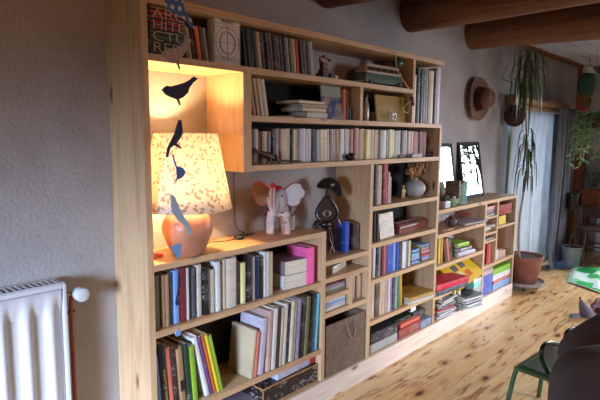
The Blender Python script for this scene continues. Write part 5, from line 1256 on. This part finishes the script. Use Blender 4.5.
# green bag on the floor
t = NT('printed_green_bag'); v = t.coord((1, 1, 1)); ck = t.new('TexVoronoi', Vector=v, Scale=5.5, _distance='CHEBYCHEV', Randomness=.6); sc_ = t.new('SeparateColor', Color=ck.outputs['Color'])
gc = t.ramp(sc_.outputs[0], [(0, (70, 186, 104)), (.2, (214, 236, 226)), (.48, (44, 160, 86)), (.62, (170, 228, 190)), (.8, (220, 236, 232)), (.93, (40, 52, 60))], 'CONSTANT'); t.base(gc); t.b.inputs['Roughness'].default_value = .3
c4 = [U(566, 279, 'z', .03), U(604, 292, 'z', .03), U(606, 266.5, 'z', .03), U(572, 264.5, 'z', .03)]
def bagf(u, v, dz=0):
    p = c4[0].lerp(c4[1], u).lerp(c4[3].lerp(c4[2], u), v); e = min(u, 1-u, v, 1-v)
    return (p.x, p.y, .006+dz*min(1, e*6)+.012*sin(u*7+v*3)*min(1, e*5)+.01*abs(sin(u*3)))
bgm = MB(); bgm.sheet(lambda u, v: bagf(u, v, .025), 26, 20); bgm.sheet(lambda u, v: (bagf(u, v)[0], bagf(u, v)[1], .004), 26, 20)
o = thing('shopping_bag', 'crumpled green and white printed bag lying flat on the plank floor', 'bag', (c4[0]+c4[2])/2*Vector((1, 1, 0)) if False else ((c4[0].x+c4[2].x)/2, (c4[0].y+c4[2].y)/2, 0))
bgm.build('printed_cover', t.m, o, smooth=True)
MB().tube([bagf(k/20, 0.0) for k in range(21)], .006, 6).build('white_hem', WHITEP, o, smooth=True)
# grey slipper and floral cloth
q = U(588, 317, 'z', 0)
o = thing('grey_slipper', 'pointed grey felt slipper with a dark red tip lying on the floor', 'slipper', (q.x, q.y, 0), rot=(0, 0, R(-20)))
FG = plain((112, 108, 122), .9, var=.15)
MB().tube(bezier([(-.055, .045, .158), (-.045, .035, .12), (-.03, .02, .075), (-.012, .008, .035), (0, 0, .004)], 6), [.004, .007, .011, .015, .019, .023, .027, .031, .034, .037, .04, .043, .046, .049, .052, .055, .057, .059, .061, .062, .063, .063, .062, .06, .056], 18, sy=.7).build('upper', FG, o, local=True, smooth=True)
MB().ell((-.056, .046, .161), .010, 10).build('red_tip', plain((120, 30, 34), .7), o, local=True, smooth=True)
MB().ell((-.10, .05, .014), (.06, .035, .013), 14).build('loose_flap', FG, o, local=True, smooth=True)
t = NT('floral_cloth'); v = t.coord(); vo = t.new('TexVoronoi', Vector=v, Scale=18.); sc_ = t.new('SeparateColor', Color=vo.outputs['Color'])
t.base(t.ramp(sc_.outputs[0], [(0, (206, 196, 214)), (.4, (150, 90, 120)), (.55, (220, 214, 224)), (.75, (96, 40, 50)), (.88, (180, 150, 190))], 'CONSTANT')); t.b.inputs['Roughness'].default_value = .9
c = U(597, 311, 'z', 0)
MB().ell((c.x+.05, c.y-.09, .06), (.17, .13, .06), 36, disp=.45).build('floral_cloth', t.m, smooth=True, label='crumpled pink and white floral cloth beside the grey slipper', cat='cloth', org=(c.x+.05, c.y-.09, 0))
# ------------------------------------------------------------------ low green metal chair
GM = plain((66, 96, 62), .35, .3, var=.25, scale=30, name='green_painted_metal'); GD = plain((30, 44, 30), .3, .4)
zs = .33
A = U(516, 366, 'z', zs); B = U(546, 347, 'z', zs)
ux = (B-A).normalized(); uy = Vector((ux.y, -ux.x, 0)); W = (B-A).length
o = thing('green_metal_chair', 'low green painted metal chair with a curved tube back, half hidden by the grey armchair', 'chair', A+ux*W/2+uy*.17+Vector((0, 0, -zs)))
fr = [A, B, B+uy*.36, A+uy*.36]
sp = MB(); sp.sheet(lambda u, v: tuple(A+ux*W*u+uy*.36*v+Vector((0, 0, -.012*sin(pi*u)*sin(pi*v)))), 12, 12)
sp.build('seat', GM, o, smooth=True, solid=.006)
cc_ = A+ux*W/2+uy*.18
for p in fr:
    out = (p-cc_); out.z = 0; out.normalize()
    MB().tube(bezier([p-out*.04+Vector((0, 0, -.005)), p+Vector((0, 0, -.03)), p+out*.03+Vector((0, 0, -zs*.6)), p+out*.055+Vector((0, 0, -zs+.001))], 6), .0125, 10).build('leg', GM, o, smooth=True)
MB().tube([fr[0]+Vector((0, 0, -.012)), fr[1]+Vector((0, 0, -.012)), fr[2]+Vector((0, 0, -.012)), fr[3]+Vector((0, 0, -.012)), fr[0]+Vector((0, 0, -.012))], .011, 10).build('seat_rim', GM, o, smooth=True)
yh = A+uy*.20
def pz(px, py, base):                               # point on the upright plane of the back
    n_ = uy; d = _F*FP+_R*(px-300)+_U*(200-py); t_ = (base-CAM).dot(n_)/d.dot(n_); return CAM+d*t_
hp = [pz(a, b, A+uy*.15) for a, b in ((548, 372), (543, 362), (541.5, 353), (544, 346), (550, 343), (558, 344.5), (566, 347), (576, 351))]
MB().tube(bezier(hp, 6), .0125, 10).build('back_hoop', GD, o, smooth=True)
bp_ = bezier(hp, 3); 
MB().prism([tuple(p) for p in bp_], tuple(uy*.004)).build('back_plate', plain((70, 66, 56), .5, .3), o)
# ------------------------------------------------------------------ grey armchair in the near right corner
FB = plain((80, 79, 86), .85, var=.08, scale=60, bump=.15, name='grey_upholstery')
o = thing('grey_armchair', 'dark grey padded armchair cut off by the lower right corner', 'armchair', (2.25, -1.62, 0))
def slab(c, r, rz, ry=0, rx=0, squ=.35, n=40): return MB().ell(c, r, n, rot=Euler((R(rx), R(ry), R(rz))).to_matrix(), squ=squ)
slab((2.17, -1.50, .46), (.33, .075, .295), -46, squ=.42).build('backrest', FB, o, smooth=80)
slab((2.62, -1.45, .645), (.40, .12, .17), -40, ry=-24, squ=.5).build('side_wing', FB, o, smooth=80)
slab((2.55, -1.62, .42), (.30, .22, .09), -46, squ=.5).build('seat_cushion', FB, o, smooth=80)
MB().lathe([(.28, .0), (.28, .02), (.05, .05), (.03, .06), (.03, .36), (0, .36)], (2.52, -1.62, 0), 24).build('pedestal', plain((40, 40, 42), .3, .6), o, smooth=True)
hp = [pz(a, b, Vector((2.62, -1.10, .5))) for a, b in ((569, 352), (566, 344), (566, 335), (570, 330), (577, 328.5), (585, 331), (592, 336))]
MB().tube(bezier(hp, 6), .011, 10).build('side_hoop', BLACKP, o, smooth=True)
# ------------------------------------------------------------------ daylight and warm fill
W_ = bpy.data.worlds.new('sky'); S.world = W_; W_.use_nodes = True
nt = W_.node_tree; tcw = nt.nodes.new('ShaderNodeTexCoord'); sw_ = nt.nodes.new('ShaderNodeSeparateXYZ'); rw = nt.nodes.new('ShaderNodeValToRGB')
nt.links.new(tcw.outputs['Generated'], sw_.inputs[0]); nt.links.new(sw_.outputs[2], rw.inputs[0]); nt.links.new(rw.outputs[0], nt.nodes['Background'].inputs[0])
rw.color_ramp.elements[0].position = 0; rw.color_ramp.elements[0].color = s2l((52, 66, 44)); rw.color_ramp.elements[1].position = .06; rw.color_ramp.elements[1].color = s2l((190, 210, 236))
nt.nodes['Background'].inputs[1].default_value = 1.
def area(name, loc, tgt, sx, sy, e, col, spread=180):
    d = Vector(tgt)-Vector(loc); l = light(name, 'AREA', loc, e, col, d.to_track_quat('-Z', 'Z').to_euler(), shape='RECTANGLE', size=sx, size_y=sy, spread=R(spread)); return l
area('left_window_daylight', (XL+.02, -1.46, 1.2), (.6, .1, -.15), .9, .75, 68, (196, 220, 255), 56)
area('far_window_daylight', (XR-.02, -1.37, 1.42), (XR-3, -1.2, -.3), 1.7, 1.05, 84, (232, 236, 244), 100)
area('recess_daylight', (5.97, D+.28, 1.0), (5.97, -2, .6), 1.1, 1.6, 24, (206, 224, 255))
area('garden_door_daylight', (4.6, YF+.02, 1.1), (3.7, -.3, -.1), 1.7, 1.8, 46, (228, 232, 246), 60)
area('warm_fill', (.6, -3.9, 2.3), (2.2, 0, .9), .5, .5, 15, (255, 168, 92))  # added warm fill without a fixture, for tan shadows and brown upper walls
vs = S.view_settings; S.view_settings.view_transform = 'Standard'; vs.look = 'None'; vs.exposure = -.1; vs.gamma = 1; vs.use_curve_mapping = False
